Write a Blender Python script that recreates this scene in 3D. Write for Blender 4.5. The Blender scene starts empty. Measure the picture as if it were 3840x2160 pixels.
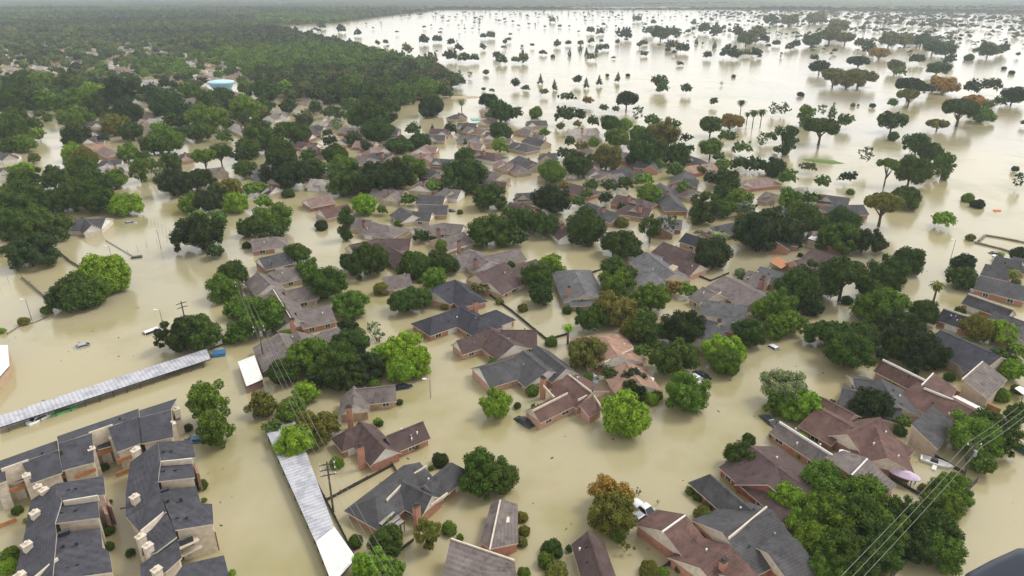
import bpy, math, random
import numpy as np
random.seed(7); RNG = np.random.default_rng(7)
S = bpy.context.scene; C = S.collection
# ---------------------------------------------------------------- camera, sky, light
CAMH = 75.0; FPX = 2560.0; TH = math.atan(1125.0/FPX)
cd = bpy.data.cameras.new('camera'); cam = bpy.data.objects.new('camera', cd); C.objects.link(cam)
cam.location = (0, 0, CAMH); cam.rotation_euler = (math.pi/2 - TH, 0, 0)
cd.sensor_width = 36; cd.lens = FPX/3840*36; cd.clip_start = .1; cd.clip_end = 60000
S.camera = cam
SUN_EL, SUN_AZ = math.radians(52), math.radians(65)      # azimuth measured from +Y towards +X
W = bpy.data.worlds.new('World'); S.world = W; W.use_nodes = True
nt = W.node_tree; nt.nodes.clear()
sky = nt.nodes.new('ShaderNodeTexSky'); sky.sky_type = 'NISHITA'; sky.sun_disc = False
sky.sun_elevation = SUN_EL; sky.sun_rotation = SUN_AZ; sky.dust_density = 6; sky.air_density = 1.0; sky.ozone_density = .5
hsv = nt.nodes.new('ShaderNodeHueSaturation'); hsv.inputs['Saturation'].default_value = .12
mixs = nt.nodes.new('ShaderNodeMix'); mixs.data_type = 'RGBA'; mixs.inputs['Factor'].default_value = .6
wtc = nt.nodes.new('ShaderNodeTexCoord'); wsx = nt.nodes.new('ShaderNodeSeparateXYZ'); wmr = nt.nodes.new('ShaderNodeMapRange')
wmr.inputs[1].default_value = 0; wmr.inputs[2].default_value = .9; wmr.interpolation_type = 'SMOOTHSTEP'
nt.links.new(wtc.outputs['Generated'], wsx.inputs[0]); nt.links.new(wsx.outputs[2], wmr.inputs[0])
wmx = nt.nodes.new('ShaderNodeMix'); wmx.data_type = 'RGBA'; nt.links.new(wmr.outputs[0], wmx.inputs['Factor'])
wmx.inputs[6].default_value = (18, 18, 18.2, 1); wmx.inputs[7].default_value = (6.6, 6.7, 6.9, 1)   # overcast, brightest low down
nt.links.new(wmx.outputs[2], mixs.inputs[7])
bg = nt.nodes.new('ShaderNodeBackground'); bg.inputs['Strength'].default_value = .115
wo = nt.nodes.new('ShaderNodeOutputWorld')
nt.links.new(sky.outputs[0], hsv.inputs['Color']); nt.links.new(hsv.outputs[0], mixs.inputs[6])
nt.links.new(mixs.outputs[2], bg.inputs['Color']); nt.links.new(bg.outputs[0], wo.inputs[0])
ld = bpy.data.lights.new('sun', 'SUN'); ld.energy = 1.5; ld.angle = math.radians(18); ld.color = (1, .97, .92)
sun = bpy.data.objects.new('sun', ld); C.objects.link(sun)
sun.rotation_euler = (math.pi/2 - SUN_EL, 0, math.pi - SUN_AZ)
S.view_settings.view_transform = 'Standard'; S.view_settings.look = 'None'
S.view_settings.exposure = .22; S.view_settings.gamma = 1
S.render.engine = 'CYCLES'; S.cycles.max_bounces = 6; S.cycles.volume_bounces = 1; S.cycles.transparent_max_bounces = 8

# ---------------------------------------------------------------- measuring: photo pixel -> point at a height
CT, ST = math.cos(TH), math.sin(TH)
TILES = {'O': (0, 0, 3840/2576), 'T0': (0, 0, 1/1.3417), 'T1': (1920, 0, 1/1.3417)}
for i, ox in enumerate((0, 960, 1920, 2880)):
    for nme, oy in (('A', 1440), ('B', 800), ('C', 280)):
        TILES[nme + str(i)] = (ox, oy, 1/2.0125)
def nat(t, x, y):
    ox, oy, k = TILES[t]; return ox + x*k, oy + y*k
def unp(nx, ny, h=0.0):
    u = (nx-1920)/FPX; v = -(ny-1080)/FPX
    ry = CT + v*ST; rz = -ST + v*CT
    t = (h-CAMH)/rz
    return np.array([u*t, ry*t]), t            # ground xy and depth
def G(t, x, y, h=0.0):
    return unp(*nat(t, x, y), h)[0]
def proj(X, Y, Z):
    dy = Y; dz = Z-CAMH
    dep = dy*CT - dz*ST; v = dy*ST + dz*CT
    return 1920 + FPX*X/dep, 1080 - FPX*v/dep
def proj_ov(X, Y, Z=0.):
    a, b = proj(X, Y, Z); k = 2576/3840; return a*k, b*k
def hgt(xy, ny):                                # height above xy whose image row is ny
    lo, hi = 0, 40
    for _ in range(40):
        m = (lo+hi)/2
        if proj(xy[0], xy[1], m)[1] > ny: lo = m
        else: hi = m
    return lo

# ---------------------------------------------------------------- materials
def newmat(name):
    m = bpy.data.materials.new(name); m.use_nodes = True
    t = m.node_tree; b = t.nodes['Principled BSDF']; return m, t, b
def mix_noise(t, scale, c1, c2, lo=.35, hi=.65, detail=4, coord='Object', rough=.55, vec=None):
    tc = t.nodes.new('ShaderNodeTexCoord'); n = t.nodes.new('ShaderNodeTexNoise')
    n.inputs['Scale'].default_value = scale; n.inputs['Detail'].default_value = detail; n.inputs['Roughness'].default_value = rough
    if vec:
        mp = t.nodes.new('ShaderNodeMapping'); mp.inputs['Scale'].default_value = vec
        t.links.new(tc.outputs[coord], mp.inputs[0]); t.links.new(mp.outputs[0], n.inputs[0])
    else: t.links.new(tc.outputs[coord], n.inputs[0])
    r = t.nodes.new('ShaderNodeMapRange'); r.inputs[1].default_value = lo; r.inputs[2].default_value = hi
    t.links.new(n.outputs[0], r.inputs[0])
    m = t.nodes.new('ShaderNodeMix'); m.data_type = 'RGBA'; t.links.new(r.outputs[0], m.inputs['Factor'])
    for s, c in ((6, c1), (7, c2)):
        if isinstance(c, tuple): m.inputs[s].default_value = (*c, 1)
        else: t.links.new(c, m.inputs[s])
    return m.outputs[2]
def sc(c, k): return tuple(min(1, v*k) for v in c)
MAT = {}
def plain(name, c, rough=.7, var=.25, scale=1.5, metal=0):
    m, t, b = newmat(name)
    t.links.new(mix_noise(t, scale, sc(c, 1-var), sc(c, 1+var)), b.inputs['Base Color'])
    b.inputs['Roughness'].default_value = rough; b.inputs['Metallic'].default_value = metal
    MAT[name] = m; return m
def shingle(name, c):
    m, t, b = newmat(name)
    fine = mix_noise(t, 5.0, sc(c, .62), sc(c, 1.38), .3, .7, 6, rough=.75)
    pat = mix_noise(t, .35, fine, sc(c, 1.75), .48, .85, 6)
    strk = mix_noise(t, 1.0, pat, sc(c, .45), .50, .8, 5, vec=(.9, .9, .2))
    bt = t.nodes.new('ShaderNodeTexWave'); bt.bands_direction = 'Z'; bt.inputs['Scale'].default_value = 1.9
    bt.inputs['Distortion'].default_value = 1.2; bt.inputs['Detail'].default_value = 3
    tc = t.nodes.new('ShaderNodeTexCoord'); t.links.new(tc.outputs['Object'], bt.inputs[0])
    mr = t.nodes.new('ShaderNodeMapRange'); mr.inputs[3].default_value = .86; mr.inputs[4].default_value = 1.08
    t.links.new(bt.outputs[1], mr.inputs[0])
    mm = t.nodes.new('ShaderNodeVectorMath'); mm.operation = 'SCALE'
    t.links.new(strk, mm.inputs[0]); t.links.new(mr.outputs[0], mm.inputs['Scale'])
    t.links.new(mm.outputs[0], b.inputs['Base Color'])
    b.inputs['Roughness'].default_value = .85; b.inputs['Specular IOR Level'].default_value = .3
    MAT[name] = m
shingle('slate', (.072, .069, .072)); shingle('black', (.042, .042, .052)); shingle('maroon', (.088, .058, .054))
shingle('red', (.125, .070, .058)); shingle('taupe', (.155, .128, .118)); shingle('grey', (.12, .116, .118))
shingle('tan', (.31, .19, .135)); shingle('apt', (.058, .058, .068)); shingle('pink', (.22, .15, .13))
shingle('pale', (.33, .29, .27))
def brick(name, c, c2):
    m, t, b = newmat(name)
    bt = t.nodes.new('ShaderNodeTexBrick'); bt.inputs['Scale'].default_value = 4
    bt.inputs['Color1'].default_value = (*c, 1); bt.inputs['Color2'].default_value = (*c2, 1)
    bt.inputs['Mortar'].default_value = (.45, .4, .34, 1); bt.inputs['Mortar Size'].default_value = .012
    tc = t.nodes.new('ShaderNodeTexCoord'); mp = t.nodes.new('ShaderNodeMapping')
    mp.inputs['Rotation'].default_value = (math.pi/2, 0, .6)
    t.links.new(tc.outputs['Object'], mp.inputs[0]); t.links.new(mp.outputs[0], bt.inputs[0])
    o = mix_noise(t, .7, bt.outputs[0], sc(c, .55), .5, .8)
    t.links.new(o, b.inputs['Base Color']); b.inputs['Roughness'].default_value = .9
    MAT[name] = m
brick('brick', (.47, .20, .12), (.40, .17, .10)); brick('brown', (.30, .14, .10), (.24, .12, .09))
brick('beige', (.52, .41, .30), (.47, .37, .27)); brick('pinkbrick', (.55, .30, .22), (.48, .26, .19))
brick('redwall', (.30, .07, .05), (.26, .06, .05)); brick('ochre', (.50, .33, .2), (.44, .29, .18))
plain('white', (.74, .72, .68), .6, .1); plain('cream', (.62, .54, .43), .7, .12); plain('stucco', (.57, .49, .385), .8, .14)
plain('glass', (.03, .035, .045), .12, .1); plain('darkwood', (.05, .042, .035), .9, .4, 3)
plain('orangewood', (.40, .17, .07), .8, .3, 4); plain('greywood', (.17, .15, .12), .9, .35, 3)
plain('bark', (.085, .065, .05), .95, .4, 3); plain('barklight', (.26, .21, .16), .95, .3, 3)
plain('metal', (.30, .30, .31), .45, .2, 1, .3); plain('darkmetal', (.045, .05, .06), .4, .2, 1, .3)
plain('tower', (.42, .66, .76), .5, .06, .2); plain('lilac', (.55, .44, .56), .6, .1, 1)
plain('blue', (.05, .16, .34), .5, .2); plain('green', (.10, .38, .10), .5, .2); plain('teal', (.12, .42, .34), .5, .2)
plain('wire', (.24, .24, .23), .6, .1); plain('orange', (.75, .18, .03), .6, .1); plain('sand', (.45, .34, .22), .9, .2, .5)
plain('grass', (.12, .19, .04), .95, .3, 2); plain('heli', (.035, .042, .06), .35, .1, 3)
for n_, c_ in (('car_white', (.75, .75, .74)), ('car_silver', (.34, .35, .36)), ('car_dark', (.03, .034, .045)), ('car_blue', (.04, .10, .2)), ('car_green', (.1, .4, .08)), ('car_red', (.3, .03, .02))):
    plain(n_, c_, .3, .06)
def corrugated():
    m, t, b = newmat('corrugated')
    c = mix_noise(t, .5, (.50, .50, .53), (.36, .36, .40), .45, .6, 5)
    sp = mix_noise(t, 3.2, c, (.10, .09, .09), .60, .68, 4, rough=.7)
    rs = mix_noise(t, .6, sp, (.30, .17, .13), .62, .80, 5, rough=.75)
    wv = t.nodes.new('ShaderNodeTexWave'); wv.bands_direction = 'X'; wv.inputs['Scale'].default_value = .42; tc = t.nodes.new('ShaderNodeTexCoord')
    t.links.new(tc.outputs['UV'], wv.inputs[0])
    mr = t.nodes.new('ShaderNodeMapRange'); mr.inputs[3].default_value = .82; mr.inputs[4].default_value = 1.08; t.links.new(wv.outputs[1], mr.inputs[0])
    mm = t.nodes.new('ShaderNodeVectorMath'); mm.operation = 'SCALE'; t.links.new(rs, mm.inputs[0]); t.links.new(mr.outputs[0], mm.inputs['Scale'])
    t.links.new(mm.outputs[0], b.inputs['Base Color']); b.inputs['Roughness'].default_value = .6
    MAT['corrugated'] = m
corrugated()
def foliage():
    m, t, b = newmat('foliage')
    oi = t.nodes.new('ShaderNodeObjectInfo')
    tc = t.nodes.new('ShaderNodeTexCoord'); n = t.nodes.new('ShaderNodeTexNoise'); n.inputs['Scale'].default_value = 4.2; n.inputs['Detail'].default_value = 5; n.inputs['Roughness'].default_value = .7
    ad = t.nodes.new('ShaderNodeVectorMath'); t.links.new(tc.outputs['Object'], ad.inputs[0])
    cx = t.nodes.new('ShaderNodeCombineXYZ'); mu = t.nodes.new('ShaderNodeMath'); mu.operation = 'MULTIPLY'; mu.inputs[1].default_value = 40
    t.links.new(oi.outputs['Random'], mu.inputs[0]); t.links.new(mu.outputs[0], cx.inputs[0]); t.links.new(cx.outputs[0], ad.inputs[1])
    t.links.new(ad.outputs[0], n.inputs[0])
    mr = t.nodes.new('ShaderNodeMapRange'); mr.inputs[1].default_value = .3; mr.inputs[2].default_value = .7; mr.inputs[3].default_value = .35; mr.inputs[4].default_value = 2.1
    t.links.new(n.outputs[0], mr.inputs[0])
    mm = t.nodes.new('ShaderNodeVectorMath'); mm.operation = 'SCALE'
    t.links.new(oi.outputs['Color'], mm.inputs[0]); t.links.new(mr.outputs[0], mm.inputs['Scale'])
    n2 = t.nodes.new('ShaderNodeTexNoise'); n2.inputs['Scale'].default_value = 9; n2.inputs['Detail'].default_value = 2; t.links.new(ad.outputs[0], n2.inputs[0])
    r2 = t.nodes.new('ShaderNodeMapRange'); r2.inputs[1].default_value = .50; r2.inputs[2].default_value = .72; t.links.new(n2.outputs[0], r2.inputs[0])
    tp = t.nodes.new('ShaderNodeVectorMath'); tp.operation = 'MULTIPLY'; tp.inputs[1].default_value = (1.9, 1.7, .9); t.links.new(mm.outputs[0], tp.inputs[0])
    m2 = t.nodes.new('ShaderNodeMix'); m2.data_type = 'RGBA'; t.links.new(r2.outputs[0], m2.inputs['Factor']); t.links.new(mm.outputs[0], m2.inputs[6]); t.links.new(tp.outputs[0], m2.inputs[7])
    t.links.new(m2.outputs[2], b.inputs['Base Color']); b.inputs['Roughness'].default_value = .8; b.inputs['Specular IOR Level'].default_value = .12
    MAT['foliage'] = m
    m, t, b = newmat('foliage_mass')
    a = t.nodes.new('ShaderNodeAttribute'); a.attribute_name = 'tint'
    mm = mix_noise(t, .12, a.outputs['Color'], (.03, .045, .015), .5, .95, 5)
    t.links.new(mm, b.inputs['Base Color']); b.inputs['Roughness'].default_value = .8; b.inputs['Specular IOR Level'].default_value = .2
    MAT['foliage_mass'] = m
foliage()
def water():
    m, t, b = newmat('floodwater')
    c = mix_noise(t, .012, (.405, .345, .19), (.36, .32, .195), .35, .65, 5)
    c = mix_noise(t, .035, c, (.27, .24, .085), .50, .70, 4)
    # random murky green-brown patches, then broad greyer ones
    c = mix_noise(t, .006, c, (.31, .28, .195), .50, .66, 2)
    c = mix_noise(t, .02, c, (.43, .38, .24), .56, .78, 5, vec=(1, .22, 1))
    t.links.new(c, b.inputs['Base Color']); b.inputs['Roughness'].default_value = .17; b.inputs['IOR'].default_value = 1.5
    n = t.nodes.new('ShaderNodeTexNoise'); n.inputs['Scale'].default_value = .8; n.inputs['Detail'].default_value = 3
    tc = t.nodes.new('ShaderNodeTexCoord'); t.links.new(tc.outputs['Object'], n.inputs[0])
    bp = t.nodes.new('ShaderNodeBump'); bp.inputs['Strength'].default_value = .09; bp.inputs['Distance'].default_value = .3
    t.links.new(n.outputs[0], bp.inputs['Height']); t.links.new(bp.outputs[0], b.inputs['Normal'])
    MAT['floodwater'] = m
water()

# ---------------------------------------------------------------- mesh helpers
class MB:
    def __init__(s): s.v = []; s.f = []; s.m = []
    def add(s, vs, fs, mi=0):
        o = len(s.v); s.v += [tuple(map(float, p)) for p in vs]; s.f += [tuple(i+o for i in f) for f in fs]; s.m += [mi]*len(fs) if isinstance(mi, int) else list(mi)
    def box(s, c, sx, sy, sz, rot=0, mi=0, top=1.0):     # c = centre of base
        ca, sa = math.cos(rot), math.sin(rot); vs = []
        for z, k in ((0, 1), (sz, top)):
            for a, b in ((-1, -1), (1, -1), (1, 1), (-1, 1)):
                x, y = a*sx/2*k, b*sy/2*k; vs.append((c[0]+x*ca-y*sa, c[1]+x*sa+y*ca, c[2]+z))
        s.add(vs, [(3, 2, 1, 0), (4, 5, 6, 7), (0, 1, 5, 4), (1, 2, 6, 5), (2, 3, 7, 6), (3, 0, 4, 7)], mi)
    def tube(s, p0, p1, r0, r1=None, n=7, mi=0):
        p0 = np.array(p0, float); p1 = np.array(p1, float); r1 = r0 if r1 is None else r1
        d = p1-p0; d /= np.linalg.norm(d); a = np.cross(d, (0, 0, 1) if abs(d[2]) < .9 else (1, 0, 0)); a /= np.linalg.norm(a); b = np.cross(d, a)
        vs = [p + r*(math.cos(2*math.pi*i/n)*a + math.sin(2*math.pi*i/n)*b) for p, r in ((p0, r0), (p1, r1)) for i in range(n)]
        s.add(vs, [(i, (i+1) % n, n+(i+1) % n, n+i) for i in range(n)] + [tuple(range(n))[::-1], tuple(range(n, 2*n))], mi)
    def prism(s, pts, z0, mi=0, cap=True):                          # pts (x,y,ztop) ring extruded down to z0
        n = len(pts); vs = [(x, y, z0) for x, y, z in pts] + list(pts)
        s.add(vs, [(i, (i+1) % n, n+(i+1) % n, n+i) for i in range(n)] + ([tuple(range(n, 2*n))] if cap else []), mi)
    def shell(s, vs, fs, t, m_top=0, m_side=1, bottom=True):           # a roof surface with thickness t
        n = len(vs); lo = [(x, y, z-t) for x, y, z in vs]; cnt = {}
        for f in fs:
            for i in range(len(f)):
                a, b = f[i], f[(i+1) % len(f)]
                cnt[(a, b)] = 1
        side = [(a, a+n, b+n, b) for (a, b) in cnt if (b, a) not in cnt]
        bf = [tuple(i+n for i in f)[::-1] for f in fs] if bottom else []
        s.add(list(vs)+lo, list(fs)+bf+side, [m_top]*len(fs)+[m_side]*(len(bf)+len(side)))
    def build(s, name, mats, parent=None, smooth=False):
        me = bpy.data.meshes.new(name)
        ox = parent_origin(parent) if parent is not None else np.zeros(3)
        me.from_pydata([(a-ox[0], b-ox[1], c-ox[2]) for a, b, c in s.v], [], s.f)
        for q in (mats if isinstance(mats, (list, tuple)) else [mats]): me.materials.append(MAT[q])
        me.polygons.foreach_set('material_index', s.m)
        if smooth: me.polygons.foreach_set('use_smooth', [True]*len(me.polygons))
        me.update()
        o = bpy.data.objects.new(name, me); C.objects.link(o)
        if parent is not None: o.parent = parent
        return o
def parent_origin(p):
    v = np.array(p.location)
    while p.parent: p = p.parent; v = v + np.array(p.location)
    return v
THINGS = []     # (object, px, py) in overview pixels, with naming data
def thing(name, label, cat, xy, z=0, group=None):
    o = bpy.data.objects.new(name, None); C.objects.link(o); o.location = (float(xy[0]), float(xy[1]), z); o.empty_display_size = .5
    o['label'] = label; o['category'] = cat
    if group: o['group'] = group
    return o
def tag(o, label, cat, group=None):
    o['label'] = label; o['category'] = cat
    if group: o['group'] = group
    return o
LAND = []      # landmarks: short phrase, ov x, ov y
# ---------------------------------------------------------------- flood water and haze
w = MB(); w.add([(-30000, -300, 0), (30000, -300, 0), (30000, 40000, 0), (-30000, 40000, 0)], [(0, 1, 2, 3)])
wo_ = w.build('flood_water', 'floodwater'); wo_['kind'] = 'structure'
w = MB(); w.add([(-30000, -300, -3), (30000, -300, -3), (30000, 40000, -3), (-30000, 40000, -3)], [(0, 1, 2, 3)])
g_ = w.build('ground', 'sand'); g_['kind'] = 'structure'
hz = MB(); hz.box((0, 12000, -4), 36000, 25600, 82)
hm = bpy.data.materials.new('haze'); hm.use_nodes = True; hm.node_tree.nodes.clear()
pv = hm.node_tree.nodes.new('ShaderNodeVolumePrincipled'); ho = hm.node_tree.nodes.new('ShaderNodeOutputMaterial')
pv.inputs['Color'].default_value = (.80, .88, .98, 1); pv.inputs['Density'].default_value = .00013; pv.inputs['Anisotropy'].default_value = .3
hm.node_tree.links.new(pv.outputs[0], ho.inputs['Volume']); MAT['haze'] = hm
h_ = hz.build('haze', 'haze'); h_['kind'] = 'stuff'; h_['label'] = 'pale grey haze thickening toward the far horizon'; h_['category'] = 'haze'

# ---------------------------------------------------------------- houses
ROOFW = {'slate': 'slate grey', 'black': 'near black', 'maroon': 'dark maroon', 'red': 'red brown', 'taupe': 'taupe', 'grey': 'mid grey', 'tan': 'orange tan', 'apt': 'dark slate', 'pink': 'pinkish brown', 'pale': 'pale grey'}
WINDOW_M = None
def unitv(a): return a/np.linalg.norm(a)
HOUSES = []
def H(label, T, roof, wall, gable, wings, ch=(), slabs=(), he=1.6, hr=3.9, name='flooded_house', cat='house', trim='cream', vents=True, snap=True, wins=True):
    W_ = []; ang0 = None
    for i, wg in enumerate(wings):
        x1, y1, x2, y2, E, ends = wg[:6]
        e_, r_ = (wg[6], wg[7]) if len(wg) > 7 else (he, hr)
        e_ += .025*i; r_ += .035*i
        a = G(T, x1, y1, r_); b = G(T, x2, y2, r_); mid = (a+b)/2; d = b-a; L = np.linalg.norm(d); ang = math.atan2(d[1], d[0])
        if ang0 is None: ang0 = ang
        elif snap:
            k = round((ang-ang0)/(math.pi/2)); t = ang0 + k*math.pi/2
            if abs(ang-t) < math.radians(28): ang = t
        d = np.array([math.cos(ang), math.sin(ang)]); n = np.array([-d[1], d[0]])
        if isinstance(E, tuple): hw = abs(np.dot(G(T, *E, e_)-mid, n))
        else: hw = E
        hw = min(max(hw, 2.4), 7.5); L = max(L, 3)
        W_.append((mid-d*L/2, mid+d*L/2, d, n, hw, e_, r_, ends))
    cs = [(w[0]+w[1])/2 for w in W_]
    for sl in slabs: cs += [np.mean([G(T, p[0], p[1], p[2]) for p in sl], 0)]
    ctr = np.mean(cs, 0); D = np.linalg.norm(ctr); near = D < 210
    root = thing(name, label, cat, ctr)
    R = MB(); WL = MB(); GB = MB(); ox, oy = proj_ov(*ctr, 2); wcands = []
    for (a, b, d, n, hw, e_, r_, ends) in W_:
        ov = .45; P = lambda q, s, z: (q[0]+n[0]*s, q[1]+n[1]*s, z)
        la = a - (d*hw*.85 if ends[0] == 'h' else 0); lb = b + (d*hw*.85 if ends[1] == 'h' else 0)
        vs = [(a[0], a[1], r_), (b[0], b[1], r_), P(la, -hw, e_), P(lb, -hw, e_), P(lb, hw, e_), P(la, hw, e_)]
        fs = [(0, 2, 3, 1), (1, 4, 5, 0)]
        if ends[0] == 'h': fs.append((0, 5, 2))
        if ends[1] == 'h': fs.append((1, 3, 4))
        R.shell(vs, fs, .2)
        if near:        # ridge cap
            R.shell([P(a, -.2, r_-.03), P(b, -.2, r_-.03), (b[0], b[1], r_+.05), (a[0], a[1], r_+.05), P(b, .2, r_-.03), P(a, .2, r_-.03)], [(0, 1, 2, 3), (3, 2, 4, 5)], .05, 2, 2)
        iw = hw-ov; sl = (r_-e_)/hw; zi = e_ + sl*ov - .21
        wa = la + d*(ov if ends[0] == 'h' else .3); wb = lb - d*(ov if ends[1] == 'h' else .3)
        WL.prism([P(wa, -iw, zi), P(wb, -iw, zi), P(wb, iw, zi), P(wa, iw, zi)], -1.5)
        for q, s, en in ((wa, -1, ends[0]), (wb, 1, ends[1])):
            if en == 'h': continue
            o = q + d*s*.012; i_ = q - d*s*.3; za = r_-.21
            zz = zi - .12
            vs = [P(o, -iw, zz), P(o, iw, zz), P(o, iw, zi), (o[0], o[1], za), P(o, -iw, zi)]
            vs += [P(i_, -iw, zz), P(i_, iw, zz), P(i_, iw, zi), (i_[0], i_[1], za), P(i_, -iw, zi)]
            GB = MB(); GB.add(vs, [(0, 1, 2, 3, 4), (9, 8, 7, 6, 5), (0, 4, 9, 5), (1, 6, 7, 2), (2, 7, 8, 3), (4, 3, 8, 9)]); GB.build('gable', gable, root)
            wcands.append((q, d*s, n, iw*2, zi))
        for s in (-1, 1):
            wcands.append(((wa+wb)/2+n*s*iw, n*s, d, np.linalg.norm(wb-wa), zi))
    for sl in slabs:
        top = [(*G(T, p[0], p[1], p[2]), p[2]) for p in sl]
        ar = sum(top[i][0]*top[(i+1) % len(top)][1]-top[(i+1) % len(top)][0]*top[i][1] for i in range(len(top)))
        if ar < 0: top = top[::-1]
        R.shell(top, [tuple(range(len(top)))], .22, bottom=len(top) < 5)
        cx_, cy_ = np.mean([p[0] for p in top]), np.mean([p[1] for p in top]); ins = []
        for p in top:
            v = np.array([cx_-p[0], cy_-p[1]]); l = np.linalg.norm(v); v = v/l*min(.45, l*.3); ins.append((p[0]+v[0], p[1]+v[1], p[2]-.21))
        WL.prism(ins, -1.5, 0, False)
    wl = WL.build('wall', wall, root); rf = R.build('roof', [roof, trim, roof], root)
    if wins and D < 260:
        def inside(q, me):
            for k, (a, b, d, n, hw, *_r) in enumerate(W_):
                t = np.dot(q-a, d); s = abs(np.dot(q-a, n))
                if -.3 < t < np.dot(b-a, d)+.3 and s < hw-.55: return True
            return False
        wc = 0
        for (q, nn, dd, L, zi) in wcands:
            if np.dot(-q, nn) < 0: continue
            nw = max(1, int(L/3.4)) if D < 190 else max(1, int(L/5))
            for k in range(nw):
                t = (k+.5)/nw-.5; c = q+dd*t*L
                if inside(c+nn*.15, None) or wc > 9 or random.random() < .25: continue
                wd = .55+.35*random.random(); z0 = max(.05, zi-1.25); z1 = zi-.35
                if z1-z0 < .25: continue
                big = random.random() < .15
                if big: wd = 1.35; z0 = -.4
                fr = MB(); c3 = c+nn*.03; rot = math.atan2(dd[1], dd[0])
                fr.box((c3[0], c3[1], z0-.06), 2*wd+.16, .1, z1-z0+.12, rot)
                f_ = fr.build('garage_door' if big else 'window', 'white', root)
                if not big:
                    pn = MB(); c4 = c+nn*.075
                    for sg in (-.5, .5):
                        c5 = c4+dd*sg*wd; pn.box((c5[0], c5[1], z0), wd-.08, .04, z1-z0, rot)
                    pn.build('pane', 'glass', f_)
                wc += 1
    for (cx, cy) in ch:
        z = hr+.9; q = G(T, cx, cy, z); m = MB(); ang = ang0 or 0
        m.box((q[0], q[1], -1), 1.05, .7, z+1, ang); c_ = m.build('chimney', 'brown' if wall in ('brown', 'beige', 'redwall', 'stucco') else 'brick', root)
        m = MB(); m.box((q[0], q[1], z-.02), 1.25, .9, .14, ang); m.box((q[0], q[1], z+.12), .6, .4, .3, ang); m.build('chimney_cap', 'darkwood' if wall != 'stucco' else 'white', c_)
    if vents and D < 240 and W_:
        for k in range(random.choice((2, 3, 4))):
            a, b, d, n, hw, e_, r_, ends = random.choice(W_)
            s = random.uniform(.25, .7)*random.choice((-1, 1)); t = random.uniform(.15, .85)
            q = a+(b-a)*t+n*s*hw; z = r_-(r_-e_)*abs(s); m = MB(); m.tube((q[0], q[1], z-.05), (q[0], q[1], z+.38), .11, n=6); m.tube((q[0], q[1], z+.36), (q[0], q[1], z+.48), .19, .12, n=6)
            m.build('roof_vent', random.choice(('white', 'metal', 'darkmetal')), rf)
    HOUSES.append((root, ox, oy)); LAND.append((label, ox, oy))
    return root
gg, hg, gh, hh = 'gg', 'hg', 'gh', 'hh'
exec_houses = True
# --- near houses, each labelled by hand
H('dark red cross-shaped house beside carport', 'A1', 'maroon', 'brick', 'white', [(985, 392, 1262, 282, (1325, 392), gg), (810, 268, 945, 500, (838, 595), gg), (680, 350, 800, 300, (600, 522), hg)], ch=[(785, 465)])
H('black roofed house with slatted patio cover', 'A1', 'slate', 'brick', 'white', [(900, 850, 1235, 590, (745, 893), hg), (1130, 718, 1305, 865, (1005, 885), gg), (1270, 752, 1495, 600, (1430, 820), gh)], ch=[(1210, 915)])
H('wide taupe house with long hedge', 'A1', 'taupe', 'brick', 'cream', [], slabs=[[(1470, 1160, 3.7), (1950, 1322, 3.7), (1990, 1620, 1.9), (1370, 1620, 1.9)], [(1845, 868, 3.3), (1975, 905, 2.0), (1980, 1200, 2.0), (1762, 1245, 3.3)], [(1845, 868, 3.28), (1762, 1245, 3.28), (1690, 1190, 2.0), (1772, 905, 2.0)]])
H('brown house with tall white gables', 'A1', 'taupe', 'ochre', 'white', [(740, 38, 1052, 5, (1090, 100), gg), (702, 22, 775, 145, (630, 238), gg)], ch=[(700, 172)])
H('red house with pale stepped parapets', 'A2', 'red', 'pinkbrick', 'cream', [(150, 190, 420, 60, (200, 275), gg, 1.8, 3.6), (425, -75, 605, 55, (735, 55), gg, 1.8, 3.9)], slabs=[[(505, 155, 2.9), (605, 95, 3.1), (685, 190, 1.9), (582, 248, 1.8)]])
H('lone chocolate hall beside autumn tree', 'A2', 'maroon', 'ochre', 'ochre', [(575, 1105, 705, 1500, (450, 1165), gg)])
H('brick red house with long white gable', 'A2', 'red', 'brick', 'cream', [(1135, 1108, 1310, 983, (962, 1036), gg, 1.7, 4.3), (1420, 1390, 1640, 1210, 5.2, gg, 1.7, 3.9), (1660, 1470, 1760, 1340, 5, gg)], ch=[(1600, 1330)], slabs=[])
H('long slate house with brown shrubs', 'A2', 'slate', 'brick', 'cream', [(1490, 680, 1850, 980, (1375, 755), hg), (1635, 1156, 1925, 918, (1860, 1440), gg, 1.8, 4.6), (1960, 1300, 2120, 1150, 6, gg)])
H('maroon hall with dark red wall', 'A2', 'maroon', 'redwall', 'redwall', [(1800, 465, 2130, 720, (1640, 700), gh), (1930, 760, 2010, 600, 5, gg)])
H('long taupe house with white ridge', 'A3', 'taupe', 'brick', 'cream', [(90, 278, 485, 530, (30, 345), gg, 1.7, 3.4)], slabs=[[(430, 548, 3.3), (570, 500, 3.3), (745, 555, 3.2), (620, 682, 3.2)], [(632, 682, 3.7), (752, 560, 3.7), (972, 762, 2.3), (860, 868, 2.3)]])
H('big brick red house with tan patio', 'A3', 'red', 'brown', 'cream', [(600, 380, 850, 250, (752, 553), gg, 1.9, 4.6), (820, 330, 900, 560, 4.6, gg, 1.9, 4.2), (350, 190, 650, 300, 5, gg), (420, 85, 630, 240, 2.6, gg, 1.8, 3.2)], slabs=[[(878, 490, 1.8), (980, 415, 2), (1112, 505, 1.7), (1010, 605, 1.5)]])
H('charcoal shed roof house beyond big red house', 'A3', 'slate', 'beige', 'cream', [(560, 30, 1020, 150, 4.5, gg, 1.6, 3.4)], slabs=[[(1080, 302, 4.2), (1245, 165, 4.2), (1412, 300, 2.2), (1280, 492, 2.2)]])
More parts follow.
